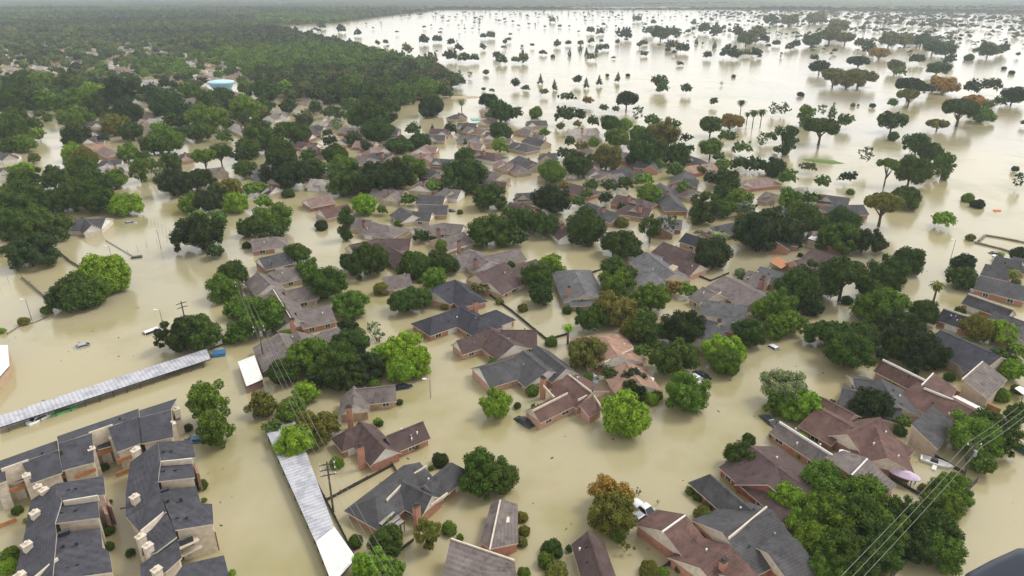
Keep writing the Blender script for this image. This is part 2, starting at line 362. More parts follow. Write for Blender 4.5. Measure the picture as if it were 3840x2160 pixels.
H('long red brown house with white awning', 'B3', 'red', 'brick', 'cream', [(870, 1098, 1190, 1255, (790, 1155), gg), (1110, 1275, 1580, 1490, 5.2, gg)], slabs=[[(1245, 1200, 3.9), (1425, 1325, 3.5), (1385, 1395, 3.5), (1165, 1292, 3.9)]])
H('slate house with pointed beige gable', 'B3', 'slate', 'beige', 'cream', [(640, 1245, 800, 1260, 4.2, gg, 1.6, 3.3), (800, 1240, 1010, 1440, 5, gg)])
H('two storey taupe house above orange fence', 'B3', 'taupe', 'beige', 'beige', [], slabs=[[(1468, 1245, 4.6), (1622, 1112, 4.8), (1808, 1255, 3), (1662, 1405, 2.8)]])
H('large charcoal L-shaped house', 'B3', 'black', 'beige', 'stucco', [(1300, 880, 1760, 1085, 6.2, gg, 2.2, 4.8), (1700, 1000, 1850, 1060, 4.5, gg)], slabs=[[(1240, 940, 2.2), (1480, 1080, 2.6), (1590, 1140, 2.6), (1480, 1205, 2)]])
H('slate house beside brick gable', 'B3', 'slate', 'brick', 'brick', [(1600, 470, 1990, 560, 5.5, gg), (1640, 380, 1850, 425, 3.6, gg)], vents=False)
H('narrow slate roof over long brick wall', 'B3', 'slate', 'brick', 'cream', [(1515, 602, 1860, 722, (1472, 650), gg), (1760, 730, 1960, 850, 4.5, gg)])
H('small black roofed wing before palm', 'B3', 'black', 'brick', 'cream', [(1330, 712, 1570, 790, 3.4, gg)])
H('slate house at right frame edge', 'B3', 'slate', 'ochre', 'cream', [(1720, 318, 1980, 375, 3.8, gg)])
H('grey roofed corner house at far right', 'B3', 'slate', 'brick', 'cream', [(1850, 900, 2000, 830, 4.5, gg)])
H('maroon house with orange brick walls', 'B3', 'maroon', 'brick', 'pinkbrick', [(340, 260, 590, 350, 5, gg), (170, 350, 360, 330, 4, gg)])
H('grey roof beside orange awning', 'B3', 'grey', 'beige', 'cream', [(-60, 400, 130, 450, 5, gg)])
H('charcoal house with white swept gables', 'B2', 'slate', 'pinkbrick', 'white', [(80, 1035, 268, 1190, 5.2, gg), (160, 1000, 430, 1165, 3.4, gg), (-240, 1175, 60, 1075, 4.4, gg)], ch=[(235, 1240)])
H('dark maroon Z-shaped house with white gable', 'B1', 'maroon', 'pinkbrick', 'white', [(1510, 962, 1780, 880, (1590, 1058), gg), (1770, 850, 1930, 1000, 4.6, gg), (1850, 880, 2120, 880, 4.2, gg)])
H('navy black hipped house with orange walls', 'B1', 'black', 'brick', 'brick', [(1330, 780, 1580, 695, 4.2, hg), (1590, 705, 1650, 800, 4.2, gh), (1640, 765, 1830, 745, 3.8, gh)], ch=[(1655, 665)])
H('black U-shaped house under oak', 'B1', 'black', 'pinkbrick', 'cream', [(1340, 600, 1500, 500, 5, gg), (1500, 500, 1600, 590, 4, gh)])
H('maroon twin ridge house', 'B1', 'maroon', 'ochre', 'cream', [(1660, 470, 1880, 365, 4, gg), (1800, 535, 2070, 335, 4.6, gg)])
H('taupe house with three gables', 'B1', 'taupe', 'beige', 'white', [(1600, 265, 1760, 365, 5, gg), (1760, 340, 1950, 250, 4, gg), (1480, 335, 1640, 270, 4, gg)], ch=[(1655, 350)])
H('taupe house with wide beige gable', 'B1', 'taupe', 'beige', 'beige', [(1375, 190, 1570, 140, 5.6, gg)], ch=[(1532, 210)])
H('pale taupe house with white front gable', 'B1', 'taupe', 'beige', 'white', [(1180, 110, 1420, 70, 4.4, gg), (1400, 70, 1570, 85, 4, gg)], ch=[(1375, 120)])
H('maroon and taupe house behind dark oak', 'B1', 'maroon', 'beige', 'cream', [(930, 190, 1170, 190, 4.8, gg), (700, 240, 920, 190, 4, gg), (1010, 250, 1140, 330, 3.6, gg)])
H('hipped taupe house beside tall pine', 'B1', 'taupe', 'beige', 'cream', [(850, 65, 1000, 90, 5.6, gh), (740, 20, 860, 60, 4, gg)], ch=[(815, 60)])
H('low taupe roof beside small maple', 'B1', 'taupe', 'ochre', 'white', [(960, 480, 1160, 455, 4, gg)])
H('long taupe house with orange brick end', 'B1', 'taupe', 'brick', 'white', [(300, 745, 555, 690, 5.2, gg), (150, 560, 270, 800, 4.2, gg)], ch=[(270, 800)])
H('low taupe wing with white door', 'B1', 'taupe', 'beige', 'white', [(210, 585, 425, 540, 4.4, gg)])
H('taupe house with white angled gable', 'B1', 'taupe', 'beige', 'white', [(110, 440, 305, 395, 4.6, gg), (20, 440, 100, 540, 4, gg)])
H('slate roof beside brick garden wall', 'B1', 'slate', 'brown', 'white', [(20, 340, 235, 290, 4.4, gg)])
H('pale taupe roof beside street bend', 'B1', 'taupe', 'brick', 'cream', [(-40, 195, 135, 175, 4.6, gh)])
H('wide taupe roof under utility pole', 'B1', 'taupe', 'brown', 'brown', [(170, 900, 260, 1070, 6, gg), (300, 890, 370, 980, 4.5, gg)], ch=[(375, 960)])
H('twin taupe sheds behind dark trees', 'B1', 'taupe', 'brown', 'brown', [(430, 960, 620, 860, 5, gg)])
H('hipped brown house inside fenced yard', 'B2', 'grey', 'ochre', 'cream', [(470, 425, 560, 610, 5.8, hg), (430, 650, 640, 630, 2.6, gg, 1.4, 2.4)], ch=[(430, 555)])
H('grey house with tan dormer', 'B2', 'grey', 'beige', 'cream', [(1010, 290, 1230, 460, 5.5, gg), (1060, 440, 960, 540, 5, gg)])
H('maroon black house with peach gable', 'B2', 'maroon', 'pinkbrick', 'cream', [(1140, 215, 1400, 310, 5, gg), (1230, 290, 1370, 400, 4, gg)])
H('narrow black roofed block beside water', 'B2', 'black', 'ochre', 'cream', [(1310, 145, 1500, 205, 3.2, gg)])
H('broad taupe house with brick chimney', 'B2', 'taupe', 'beige', 'cream', [(1600, 470, 1900, 620, 6.2, gg), (1420, 560, 1560, 600, 4.6, gg)], ch=[(1885, 500)])
H('dark grey house with orange corner wall', 'B2', 'grey', 'brick', 'white', [(1440, 650, 1780, 700, 4.2, gg), (1600, 750, 1830, 820, 3.8, gg)])
H('blue slate house beside bright green tree', 'B2', 'slate', 'beige', 'cream', [(1290, 745, 1560, 830, 5, gg), (1470, 820, 1460, 950, 4, gg)])
H('orange tan roofed house', 'B2', 'tan', 'pinkbrick', 'white', [(700, 935, 800, 1080, 6.4, hg), (790, 1130, 1040, 1275, 4.8, gg)])
H('taupe house near right oak', 'B2', 'taupe', 'brick', 'cream', [(1780, 430, 1960, 470, 5, gg)], ch=[(1900, 480)])

def strip(hi, T, x1, y1, x2, y2, h, mat='cream', up=.2, w_=.2):
    r = HOUSES[hi][0] if isinstance(hi, int) else hi
    a = G(T, x1, y1, h); b = G(T, x2, y2, h); d = b-a; m = MB(); m.box((*((a+b)/2), h-.5), np.linalg.norm(d), w_, .5+up-.28, math.atan2(d[1], d[0])); return m.build('rake_trim', mat, r)
def hn(label): return [l[0] for l in LAND].index(label)
for lb, T, pts in (('red house with pale stepped parapets', 'A2', ((155, 194, 420, 62, 3.9), (225, -10, 320, 95, 3.6), (430, -75, 600, 50, 4.2), (500, 112, 605, 60, 3.4), (605, 60, 690, 185, 3.0))),
    ('brick red house with long white gable', 'A2', ((1135, 1108, 1310, 983, 4.5),)), ('long slate house with brown shrubs', 'A2', ((1635, 1156, 1925, 918, 4.8),)),
    ('long taupe house with white ridge', 'A3', ((88, 278, 488, 530, 3.65), (632, 682, 752, 558, 3.95))), ('long red brown house with white awning', 'B3', ((868, 1096, 1192, 1254, 4.1), (1162, 1290, 1250, 1200, 4.2), (1180, 1310, 1400, 1400, 4.2))),
    ('two storey taupe house above orange fence', 'B3', ((1468, 1245, 1622, 1112, 5.0),)), ('orange tan roofed house', 'B2', ((700, 1118, 918, 1012, 3.4),)),
    ('black roofed house with slatted patio cover', 'A1', ((985, 868, 1108, 742, 3.6), (1195, 668, 1290, 608, 3.6), (1320, 905, 1445, 815, 2.9))),
    ('wide taupe house with long hedge', 'A1', ((1472, 1160, 1950, 1322, 3.95), (1843, 870, 1764, 1243, 3.6))),
    ('maroon twin ridge house', 'B1', ((1780, 512, 1930, 440, 3.9),)), ('taupe house with wide beige gable', 'B1', ((1440, 290, 1590, 240, 1.9),)),
    ('narrow slate roof over long brick wall', 'B3', ((1515, 600, 1860, 720, 4.1),)), ('small black roofed wing before palm', 'B3', ((1330, 710, 1570, 788, 4.1),)),
    ('broad taupe house with brick chimney', 'B2', ((1420, 680, 1580, 590, 2.6),)), ('long taupe house with orange brick end', 'B1', ((130, 570, 290, 830, 4.0),))):
    for (a_, b_, c_, d_, h_) in pts: strip(hn(lb), T, a_, b_, c_, d_, h_, 'white' if 'white' in lb and 'parapet' not in lb else 'cream')
# mid distance, one line each
def M(label, T, roof, wall, x1, y1, x2, y2, hw=4.6, e='gg', gable='white', **k):
    return H(label, T, roof, wall, gable, [(x1, y1, x2, y2, hw, e)], wins=False, vents=False, **k)
H('slate bungalow with white dormer', 'B0', 'slate', 'cream', 'white', [(570, 45, 800, 35, 6, gg), (620, 25, 690, 90, 3, gg)], wins=True)
H('white edged slate pair beside flooded yard', 'C1', 'slate', 'beige', 'white', [(1090, 1000, 1180, 1060, 4.6, gg), (1180, 1030, 1330, 1040, 3.4, gg)], wins=True)
M('slate wing with ochre wall', 'C1', 'slate', 'ochre', 1230, 985, 1450, 985, 4.4)
M('blue slate roof beside lime bush', 'C1', 'slate', 'ochre', 1225, 905, 1430, 915, 4.2)
M('pinkish roof at street corner', 'C1', 'pink', 'brown', 370, 940, 560, 905, 4.6)
M('maroon roof left of pine', 'C1', 'red', 'beige', 480, 1020, 690, 975, 4.6)
L_C2 = [('slate', 'beige', 110, 350, 260, 345), ('slate', 'beige', 120, 465, 250, 500), ('pale', 'white', 420, 420, 640, 400), ('taupe', 'beige', 530, 465, 640, 450), ('slate', 'beige', 10, 505, 120, 530), ('slate', 'beige', 50, 610, 200, 670), ('taupe', 'beige', -20, 650, 70, 690), ('slate', 'beige', 230, 595, 330, 590),
 ('taupe', 'white', 600, 705, 740, 745), ('taupe', 'beige', 700, 765, 830, 740), ('slate', 'redwall', 830, 700, 1000, 740), ('slate', 'brick', 1330, 605, 1430, 640), ('tan', 'brick', 1320, 690, 1520, 665), ('taupe', 'ochre', 1500, 740, 1700, 720), ('pink', 'brick', 1710, 800, 1932, 775), ('slate', 'brick', 1120, 815, 1230, 960),
 ('taupe', 'beige', 1220, 830, 1430, 885), ('maroon', 'orangewood', 790, 905, 980, 940), ('maroon', 'ochre', 880, 985, 1060, 1010), ('slate', 'pinkbrick', 570, 960, 820, 1055), ('slate', 'ochre', 215, 845, 370, 860), ('maroon', 'brick', 410, 810, 570, 850), ('slate', 'beige', 30, 895, 230, 885), ('maroon', 'redwall', -20, 960, 180, 1000), ('maroon', 'white', 320, 1085, 440, 1190), ('slate', 'brown', 1490, 1150, 1700, 1110), ('slate', 'brick', 1850, 1045, 1950, 1010)]
L_C3 = [('slate', 'pinkbrick', 390, 900, 620, 930), ('slate', 'pinkbrick', 520, 985, 720, 980), ('slate', 'ochre', -10, 1015, 130, 1005), ('taupe', 'beige', -20, 880, 60, 900), ('pale', 'white', 235, 850, 300, 850), ('pale', 'beige', 160, 1020, 280, 1030), ('slate', 'beige', 1850, 1370, 1990, 1400)]
L_C1 = [('maroon', 'white', 1640, 565, 1800, 595), ('taupe', 'beige', 1690, 700, 1860, 755), ('pink', 'ochre', 1840, 640, 1945, 680), ('slate', 'brown', 1340, 630, 1480, 640), ('slate', 'brown', 1280, 705, 1400, 735), ('slate', 'beige', 1290, 455, 1430, 455), ('taupe', 'brick', 1590, 390, 1740, 415), ('maroon', 'beige', 350, 565, 600, 560), ('taupe', 'white', 770, 605, 860, 625), ('pink', 'beige', 860, 560, 1000, 530), ('slate', 'ochre', 880, 590, 1030, 600), ('taupe', 'white', 1430, 860, 1550, 870), ('slate', 'beige', 70, 830, 150, 850), ('taupe', 'white', 90, 310, 210, 280), ('pink', 'beige', 230, 350, 320, 370), ('taupe', 'beige', 380, 180, 480, 190), ('pink', 'beige', 490, 230, 590, 230), ('pale', 'white', 410, 785, 510, 790), ('taupe', 'beige', 740, 270, 830, 285), ('pale', 'beige', 0, 195, 120, 270), ('pink', 'pinkbrick', 1700, 270, 1850, 265), ('slate', 'beige', 1500, 300, 1560, 290)]
L_C0 = [('slate', 'beige', 620, 355, 770, 350), ('slate', 'blue', 620, 420, 740, 415), ('slate', 'beige', 630, 470, 800, 465), ('tan', 'pinkbrick', 620, 540, 770, 520), ('pink', 'pinkbrick', 780, 540, 870, 580), ('slate', 'beige', 770, 650, 920, 640), ('pale', 'white', 770, 690, 960, 670), ('pink', 'beige', 980, 360, 1110, 345), ('pale', 'white', 1120, 330, 1215, 330), ('taupe', 'beige', 1630, 275, 1730, 330), ('pale', 'beige', 1760, 365, 1880, 420), ('taupe', 'beige', 90, 295, 240, 270), ('slate', 'white', -10, 590, 100, 590), ('slate', 'white', -10, 705, 110, 690), ('taupe', 'beige', 1560, 710, 1690, 695), ('taupe', 'white', 1270, 795, 1335, 785), ('taupe', 'beige', 1350, 190, 1480, 170), ('pale', 'white', 1830, 490, 1940, 465), ('taupe', 'beige', 980, 225, 1120, 280), ('maroon', 'pinkbrick', 1360, 600, 1430, 590), ('pink', 'beige', 1770, 125, 1880, 170), ('taupe', 'beige', 860, 60, 1010, 45), ('pink', 'beige', 270, 130, 400, 110), ('taupe', 'beige', 1000, 380, 1120, 390), ('pale', 'beige', 530, 130, 610, 150)]
L_T0 = [('pink', 'beige', 340, 235, 370, 235), ('pale', 'beige', 440, 260, 500, 270), ('pink', 'beige', 580, 330, 640, 345), ('taupe', 'beige', 80, 275, 130, 280), ('pink', 'beige', 1440, 405, 1500, 430), ('pale', 'white', 690, 405, 760, 400), ('pale', 'beige', 240, 285, 270, 290), ('slate', 'beige', 120, 410, 210, 405), ('pale', 'white', 200, 330, 230, 335), ('pink', 'beige', 300, 390, 350, 385)]
for _ in range(130):
    a_, b_ = random.uniform(5, 1250), 120+280*random.random()**.85
    if abs(a_-746) < 60 and b_ > 290: continue
    if a_ > 850 and b_ < 300: continue
    k_ = 26 if b_ > 280 else 18
    L_T0.append((random.choice(('pink', 'taupe', 'pale', 'slate', 'pale', 'pink')), random.choice(('beige', 'white', 'ochre')), a_, b_, a_+random.uniform(.5, 1)*k_*random.choice((-1, 1)), b_+random.uniform(-.25, .25)*k_))
AUTOH = []
NLAND0 = len(LAND)
for T_, LL in (('C2', L_C2), ('C3', L_C3), ('C1', L_C1), ('C0', L_C0), ('T0', L_T0)):
    for (rf_, wl_, a_, b_, c_, d_) in LL:
        wd = random.uniform(3.8, 5.4); gb = random.choice(('white', 'cream', wl_))
        g1 = G(T_, a_, b_, 3.9); g2 = G(T_, c_, d_, 3.9); mid = (g1+g2)/2
        D_ = mid[1]
        ww = [(a_, b_, c_, d_, wd, random.choice(('gg', 'gg', 'hg', 'gh')))]
        # a short cross gable towards the street, as most of these ranch houses have
        f = random.choice((.25, .75)); px_, py_ = a_+(c_-a_)*f, b_+(d_-b_)*f
        k_ = 90*300/max(300, D_)/2 if T_ != 'T0' else 8
        ww.append((px_, py_, px_+random.uniform(-.3, .5)*k_, py_+k_*.4, 3.2, 'gg'))
        r = H('x', T_, rf_, wl_, gb, ww, wins=False, vents=False, ch=[((a_+c_)/2, (b_+d_)/2-3)] if random.random() < .35 and T_ != 'T0' else ())
        AUTOH.append((HOUSES[-1], (rf_, wl_))); LAND.pop()

EXC = [(830, 560, 75), (1290, 460, 55), (1235, 515, 45), (1440, 640, 85), (920, 620, 60), (1820, 500, 50), (1720, 520, 45), (1600, 580, 60), (1140, 375, 45), (1050, 300, 70), (760, 520, 60), (1170, 540, 40), (1900, 600, 30)]
rgh = random.Random(5); HG = [np.array(h[0].location[:2]) for h in HOUSES]; nadd = 0
for _ in range(6000):
    if nadd >= 46: break
    ox, oy = rgh.uniform(640, 2120), rgh.uniform(300, 600)
    if oy < 300+(ox-1240)*.25 or oy > 470+max(0, (ox-900))*.12 or ox < 640+(oy < 420)*120: continue
    if any((ox-e[0])**2+((oy-e[1])*1.6)**2 < e[2]**2 for e in EXC): continue
    g = unp(ox*1.4907, oy*1.4907, 3.5)[0]
    dd = [np.linalg.norm(g-q) for q in HG]; k = int(np.argmin(dd))
    if dd[k] < 15.5: continue
    an = rgh.choice((-.25, 1.25))+rgh.uniform(-.15, .15); u = np.array([math.cos(an), math.sin(an)])*rgh.uniform(4.5, 7.5)
    p1 = proj(*(g-u), 3.9); p2 = proj(*(g+u), 3.9); T_ = 'O'; f = 1/1.4907
    rf_ = rgh.choice(('slate', 'taupe', 'taupe', 'grey', 'maroon', 'slate', 'pink')); wl_ = rgh.choice(('beige', 'ochre', 'brick', 'brown', 'beige'))
    v = np.array([-u[1], u[0]])/np.linalg.norm(u); cpt = g+u*rgh.choice((-.5, .5)); q1 = proj(*cpt, 3.6); q2 = proj(*(cpt-v*np.sign(v[1])*6.5), 3.6)
    H('x', 'O', rf_, wl_, rgh.choice(('white', 'cream', wl_)), [(p1[0]*f, p1[1]*f, p2[0]*f, p2[1]*f, rgh.uniform(4, 5), 'gg'), (q1[0]*f, q1[1]*f, q2[0]*f, q2[1]*f, 3.6, 'gg')], wins=False, vents=False, ch=[((p1[0]+p2[0])/2*f, (p1[1]+p2[1])/2*f)] if rgh.random() < .4 else ())
    AUTOH.append((HOUSES[-1], (rf_, wl_))); LAND.pop(); HG.append(g); nadd += 1
print('infill houses', nadd)
# ---------------------------------------------------------------- apartment blocks (front left)
def slabthing(label, T, sl, roofm='apt', wallm='stucco', name='apartment_block', cat='apartment block', extras=None):
    r = H(label, T, roofm, wallm, 'stucco', [], slabs=sl, name=name, cat=cat, trim='cream', vents=False)
    return r
def wallbox(T, x, y, h, sx, sy, sz, rot, name, mat, parent, cap=None):
    q = G(T, x, y, h); m = MB(); m.box((q[0], q[1], h-sz), sx, sy, sz, rot); o = m.build(name, mat, parent)
    if cap:
        m = MB(); m.box((q[0], q[1], h), sx+.2, sy+.2, .12, rot); m.tube((q[0], q[1], h+.1), (q[0], q[1], h+.5), .22, n=8); m.build(name+'_cap', 'cream', o)
    return o
aR = math.atan2(*(G('A0', 1300, 130, 5)-G('A0', 100, 545, 5))[::-1])
ap1 = slabthing('long slate apartment row behind the other blocks', 'A0', [
    [(-60, 600, 4.6), (430, 425, 4.6), (440, 495, 6.4), (-60, 665, 6.4)],
    [(430, 395, 4.8), (1045, 185, 4.8), (1052, 245, 6.6), (440, 450, 6.6)],
    [(1050, 200, 4.9), (1335, 108, 4.9), (1290, 192, 6.7), (1056, 252, 6.7)],
    [(165, 595, 6.4), (440, 492, 6.4), (472, 668, 4.4), (235, 750, 4.4)],
    [(440, 450, 6.6), (695, 372, 6.6), (712, 590, 4.5), (465, 655, 4.5)],
    [(815, 330, 6.6), (1050, 243, 6.6), (1068, 445, 4.6), (880, 515, 4.6)],
    [(1052, 250, 6.7), (1290, 190, 6.7), (1308, 400, 4.7), (1072, 450, 4.7)],
    [(-60, 665, 6.4), (35, 632, 6.4), (50, 730, 5.2), (-60, 770, 5.2)],
    [(718, 412, 4.2), (822, 385, 4.2), (835, 468, 3.6), (738, 495, 3.6)],
    [(55, 690, 4.2), (168, 655, 4.2), (178, 722, 3.6), (68, 755, 3.6)],
    [(1300, 240, 3.9), (1352, 225, 3.9), (1362, 270, 3.6), (1312, 282, 3.6)]])
for (x, y, c) in ((850, 400, 'white'), (690, 490, 'cream'), (200, 690, 'cream'), (285, 775, 'white'), (1300, 300, 'cream'), (1330, 190, 'white'), (1030, 490, 'cream')):
    wallbox('A0', x, y, 5.4, .95, .8, 6.4, aR, 'chimney', 'stucco', ap1, c)
for (x, y, L_) in ((785, 500, 3.0), (125, 775, 3.4), (940, 550, 3.0), (640, 660, 3.6), (420, 700, 3.6), (930, 650, 3.0), (1140, 410, 2.6), (520, 625, 2.4), (40, 1040, 3.2)):
    b_ = wallbox('A0', x, y, 3.2 if y not in (650, 1040) else 1.0, L_*.85, .2, .7, aR, 'balcony_rail', 'orangewood', ap1)
for (x, y, h) in ((760, 335, 6.7), (110, 605, 6.6)):
    wallbox('A0', x, y, h, 3.6, .3, 3, aR, 'parapet', 'stucco', ap1)
for (x, y) in ((455, 500), (900, 250), (560, 395), (315, 510), (1160, 210), (940, 265)):
    wallbox('A0', x, y, 6.5, .3, .3, .8, aR, 'roof_vent', 'darkmetal', ap1)
ap2 = slabthing('slate apartment block in the front left corner', 'A0', [
    [(420, 752, 5.6), (782, 693, 5.2), (797, 832, 5.7), (468, 882, 6.1)],
    [(468, 890, 5.2), (733, 856, 5.0), (752, 1008, 6.2), (416, 1052, 6.3)],
    [(430, 1128, 5.2), (758, 1085, 5.0), (775, 1235, 5.3), (825, 1262, 5.3), (850, 1420, 5.8), (395, 1480, 6.2)],
    [(420, 752, 6.1), (466, 886, 6.3), (415, 1052, 6.4), (428, 1128, 6.4), (395, 1480, 6.5), (100, 1500, 4.5), (160, 1240, 4.5), (190, 1110, 4.5), (205, 990, 4.5), (238, 875, 4.5)]])
ap3 = slabthing('slate apartment block facing the wide flooded street', 'A0', [
    [(1190, 436, 5.4), (1450, 425, 5.0), (1475, 552, 5.6), (1212, 582, 6.0)],
    [(1212, 590, 5.2), (1447, 575, 5.0), (1470, 705, 6.2), (1190, 736, 6.3)],
    [(1205, 800, 5.2), (1482, 772, 5.0), (1515, 900, 5.2), (1602, 905, 4.8), (1612, 1056, 5.4), (1322, 1102, 6.0)],
    [(1192, 436, 6.1), (1212, 586, 6.3), (1192, 738, 6.4), (1206, 802, 6.4), (1255, 962, 6.4), (1050, 1115, 4.6), (950, 1000, 4.5), (948, 830, 4.5), (982, 590, 4.5)],
    [(1255, 962, 6.0), (1322, 1102, 5.8), (1335, 1152, 5.6), (1180, 1270, 5.0), (1075, 1300, 4.4), (1060, 1115, 4.8)]])
ap4 = slabthing('slate apartment roof cropped by the bottom edge', 'A0', [
    [(1385, 1360, 5.4), (1690, 1292, 4.8), (1740, 1490, 5.2), (1240, 1560, 5.8)],
    [(1180, 1280, 4.6), (1340, 1165, 5.0), (1372, 1310, 5.0), (1250, 1420, 5.0), (1060, 1500, 4.4), (1060, 1360, 4.4)]], wallm='stucco')
for ap, pts in ((ap2, ((200, 1210, 'white'), (330, 800, 'cream'), (260, 970, 'cream'), (150, 1440, 'cream'))), (ap3, ((1015, 850, 'white'), (1020, 500, 'cream'), (1060, 1150, 'cream'), (1115, 1220, 'cream'))), (ap4, ((1180, 1400, 'cream'),))):
    for (x, y, c) in pts: wallbox('A0', x, y, 5.9, 1.05, .85, 7.1, aR+.3, 'chimney', 'stucco', ap, c)
for ap, pts in ((ap2, ((515, 790), (568, 780), (462, 960), (565, 945), (470, 1210), (570, 1190), (510, 1375), (580, 1355))), (ap3, ((1232, 500), (1290, 495), (1232, 647), (1320, 642), (1262, 868), (1360, 855), (1335, 1000), (1405, 998)))):
    for x, y in pts: wallbox('A0', x, y, 6.0, .35, .35, .9, aR, 'roof_vent', 'darkmetal', ap)
for ap, pts in ((ap2, ((740, 850, 790, 980, 3.6), (785, 840, 815, 920, 3.6))), (ap3, ((1448, 580, 1480, 670, 3.8), (1045, 1120, 1085, 1190, 4.6), (1570, 1080, 1600, 1110, 3.6)))):
    for x1, y1, x2, y2, h in pts:
        a = G('A0', x1, y1, h); b = G('A0', x2, y2, h); m = MB(); m.prism([(a[0], a[1], h), (b[0], b[1], h), (b[0]+.5, b[1], h-.2), (a[0]+.5, a[1], h-.2)], 0); m.build('brick_stack', 'brown', ap)
for x1, y1, x2, y2, ap in ((475, 880, 740, 845, ap2), (250, 1460, 435, 1315, ap2), (1210, 582, 1450, 565, ap3), (1060, 1105, 1250, 960, ap3)):
    a = G('A0', x1, y1, 6.3); b = G('A0', x2, y2, 6.1); m = MB(); dd = b-a; m.box((*((a+b)/2), 5.2), np.linalg.norm(dd), .22, 1.05, math.atan2(dd[1], dd[0])); m.build('parapet', 'cream', ap)
m_ = [(1345, 1175, 5.0, 2.2, 1.8), (1390, 1195, 4.4, 2.4, 1.6)]
for (x, y, h, sx, sz) in ((1405, 1190, 3.6, 2.6, .2), (1430, 1240, 2.0, 2.6, .2)):
    q = G('A0', x, y, h); m = MB(); m.box((q[0], q[1], h), 3.0, 2.2, .2, aR); m.build('balcony', 'cream', ap3)
for (x, y, h, sx, sz) in ((1400, 1170, 4.4, 2.0, 1.2), (1580, 1095, 3.2, .9, .9), (1600, 1175, 1.6, 1.0, .9), (1235, 790, 5.6, 1.4, .5), (485, 1105, 5.9, 1.4, .5)):
    q = G('A0', x, y, h); m = MB(); m.box((q[0], q[1]-.15, h-sz), sx, .5, sz, aR-.1); m.build('window', 'glass', ap3 if x > 900 else ap2)

# ---------------------------------------------------------------- carports, sheds, patio covers
def flat_roof(label, T, pts, h, mat, name, cat, posts=0, trim='darkmetal', wall=None, thick=.25, land=True):
    top = [(*G(T, x, y, h if not isinstance(h, (list, tuple)) else h[i]), (h if not isinstance(h, (list, tuple)) else h[i])) for i, (x, y) in enumerate(pts)]
    ar = sum(top[i][0]*top[(i+1) % 4][1]-top[(i+1) % 4][0]*top[i][1] for i in range(4))
    if ar < 0: top = [top[0]]+top[1:][::-1]
    ctr = np.mean([p[:2] for p in top], 0); r = thing(name, label, cat, ctr)
    m = MB(); m.shell(top, [(0, 1, 2, 3)], thick); o = m.build('roof', [mat, trim], r)
    uv = o.data.uv_layers.new(name='UVMap'); tp = [np.array(p[:2]) for p in top]
    lens = [np.linalg.norm(tp[1]-tp[0]), np.linalg.norm(tp[2]-tp[1])]
    ax = unitv(tp[1]-tp[0]) if lens[0] > lens[1] else unitv(tp[2]-tp[1]); ay = np.array([-ax[1], ax[0]])
    for l in o.data.loops:
        co = np.array(o.data.vertices[l.vertex_index].co[:2]); uv.data[l.index].uv = (np.dot(co, ax), np.dot(co, ay))
    if wall:
        m = MB(); m.prism([(p[0]+(ctr[0]-p[0])*.06, p[1]+(ctr[1]-p[1])*.06, p[2]-thick) for p in top], -1.5); m.build('wall', wall, r)
    if posts:
        P4 = [np.array(p) for p in top]; A_, B_ = ((P4[0], P4[1]), (P4[3], P4[2])) if lens[0] > lens[1] else ((P4[1], P4[2]), (P4[0], P4[3]))
        for (s, e) in (A_, B_):
            for k in range(posts+1):
                q = s+(e-s)*(.02+.96*k/posts); q = q+(np.array([*ctr, 0])-q)*np.array([.05, .05, 0]) ; m = MB(); m.tube((q[0], q[1], -1.5), (q[0], q[1], q[2]-thick), .07, n=5); m.build('post', 'darkmetal', r)
    px, py = proj_ov(*ctr, 1)
    if land: LAND.append((label, px, py))
    return r
flat_roof('long grey corrugated carport roof crossing the left', 'O', [(-10, 1048), (520, 877), (529, 903), (-10, 1078)], 1.6, 'corrugated', 'carport', 'carport', posts=14)
flat_roof('speckled grey carport roof running down to frame bottom', 'O', [(668, 1082), (742, 1060), (840, 1325), (793, 1362)], 1.7, 'corrugated', 'carport', 'carport', posts=8)
flat_roof('bright white end section of the carport', 'O', [(794, 1362), (841, 1325), (897, 1404), (836, 1470)], 1.75, 'white', 'carport', 'carport', posts=3)
flat_roof('white flat roofed shed below power line', 'O', [(598, 910), (640, 893), (662, 954), (620, 972)], 1.9, 'white', 'storage_shed', 'shed', wall='brown')
flat_roof('white building cropped by left edge', 'O', [(-30, 868), (20, 868), (24, 920), (-30, 982)], 2.6, 'white', 'pool_building', 'building', wall='ochre')
flat_roof('grey slatted patio cover first slat', 'A1', [(892, 1030), (1010, 932), (1050, 970), (950, 1065)], 2.1, 'pale', 'patio_cover', 'patio cover', posts=1, land=False)['label'] = 'widest grey slat panel of the patio cover behind black roof'
flat_roof('x', 'A1', [(960, 1080), (1068, 985), (1090, 1008), (985, 1092)], 2.0, 'pale', 'patio_cover', 'patio cover', posts=1, land=False)['label'] = 'middle grey slat panel of the patio cover'
flat_roof('x', 'A1', [(1010, 1085), (1092, 1015), (1120, 1035), (1040, 1098)], 1.9, 'pale', 'patio_cover', 'patio cover', posts=1, land=False)['label'] = 'outermost grey slat panel of the patio cover'
flat_roof('white metal awning beside the slate roof', 'A3', [(135, 1170), (175, 1138), (315, 1270), (270, 1318)], 2.2, 'white', 'awning', 'awning', posts=1)
flat_roof('white awning behind long red brown roof', 'A3', [(1360, 100), (1430, 85), (1640, 190), (1580, 215)], 1.8, 'white', 'awning', 'awning', posts=2)
flat_roof('bright orange awning among dark oaks', 'B3', [(15, 370), (70, 325), (165, 375), (100, 418)], 2.2, 'orangewood', 'awning', 'awning', posts=1)
flat_roof('small white shed in dark oaks', 'B3', [(300, 190), (345, 155), (402, 175), (365, 210)], 2.8, 'white', 'shed', 'shed', wall='beige')
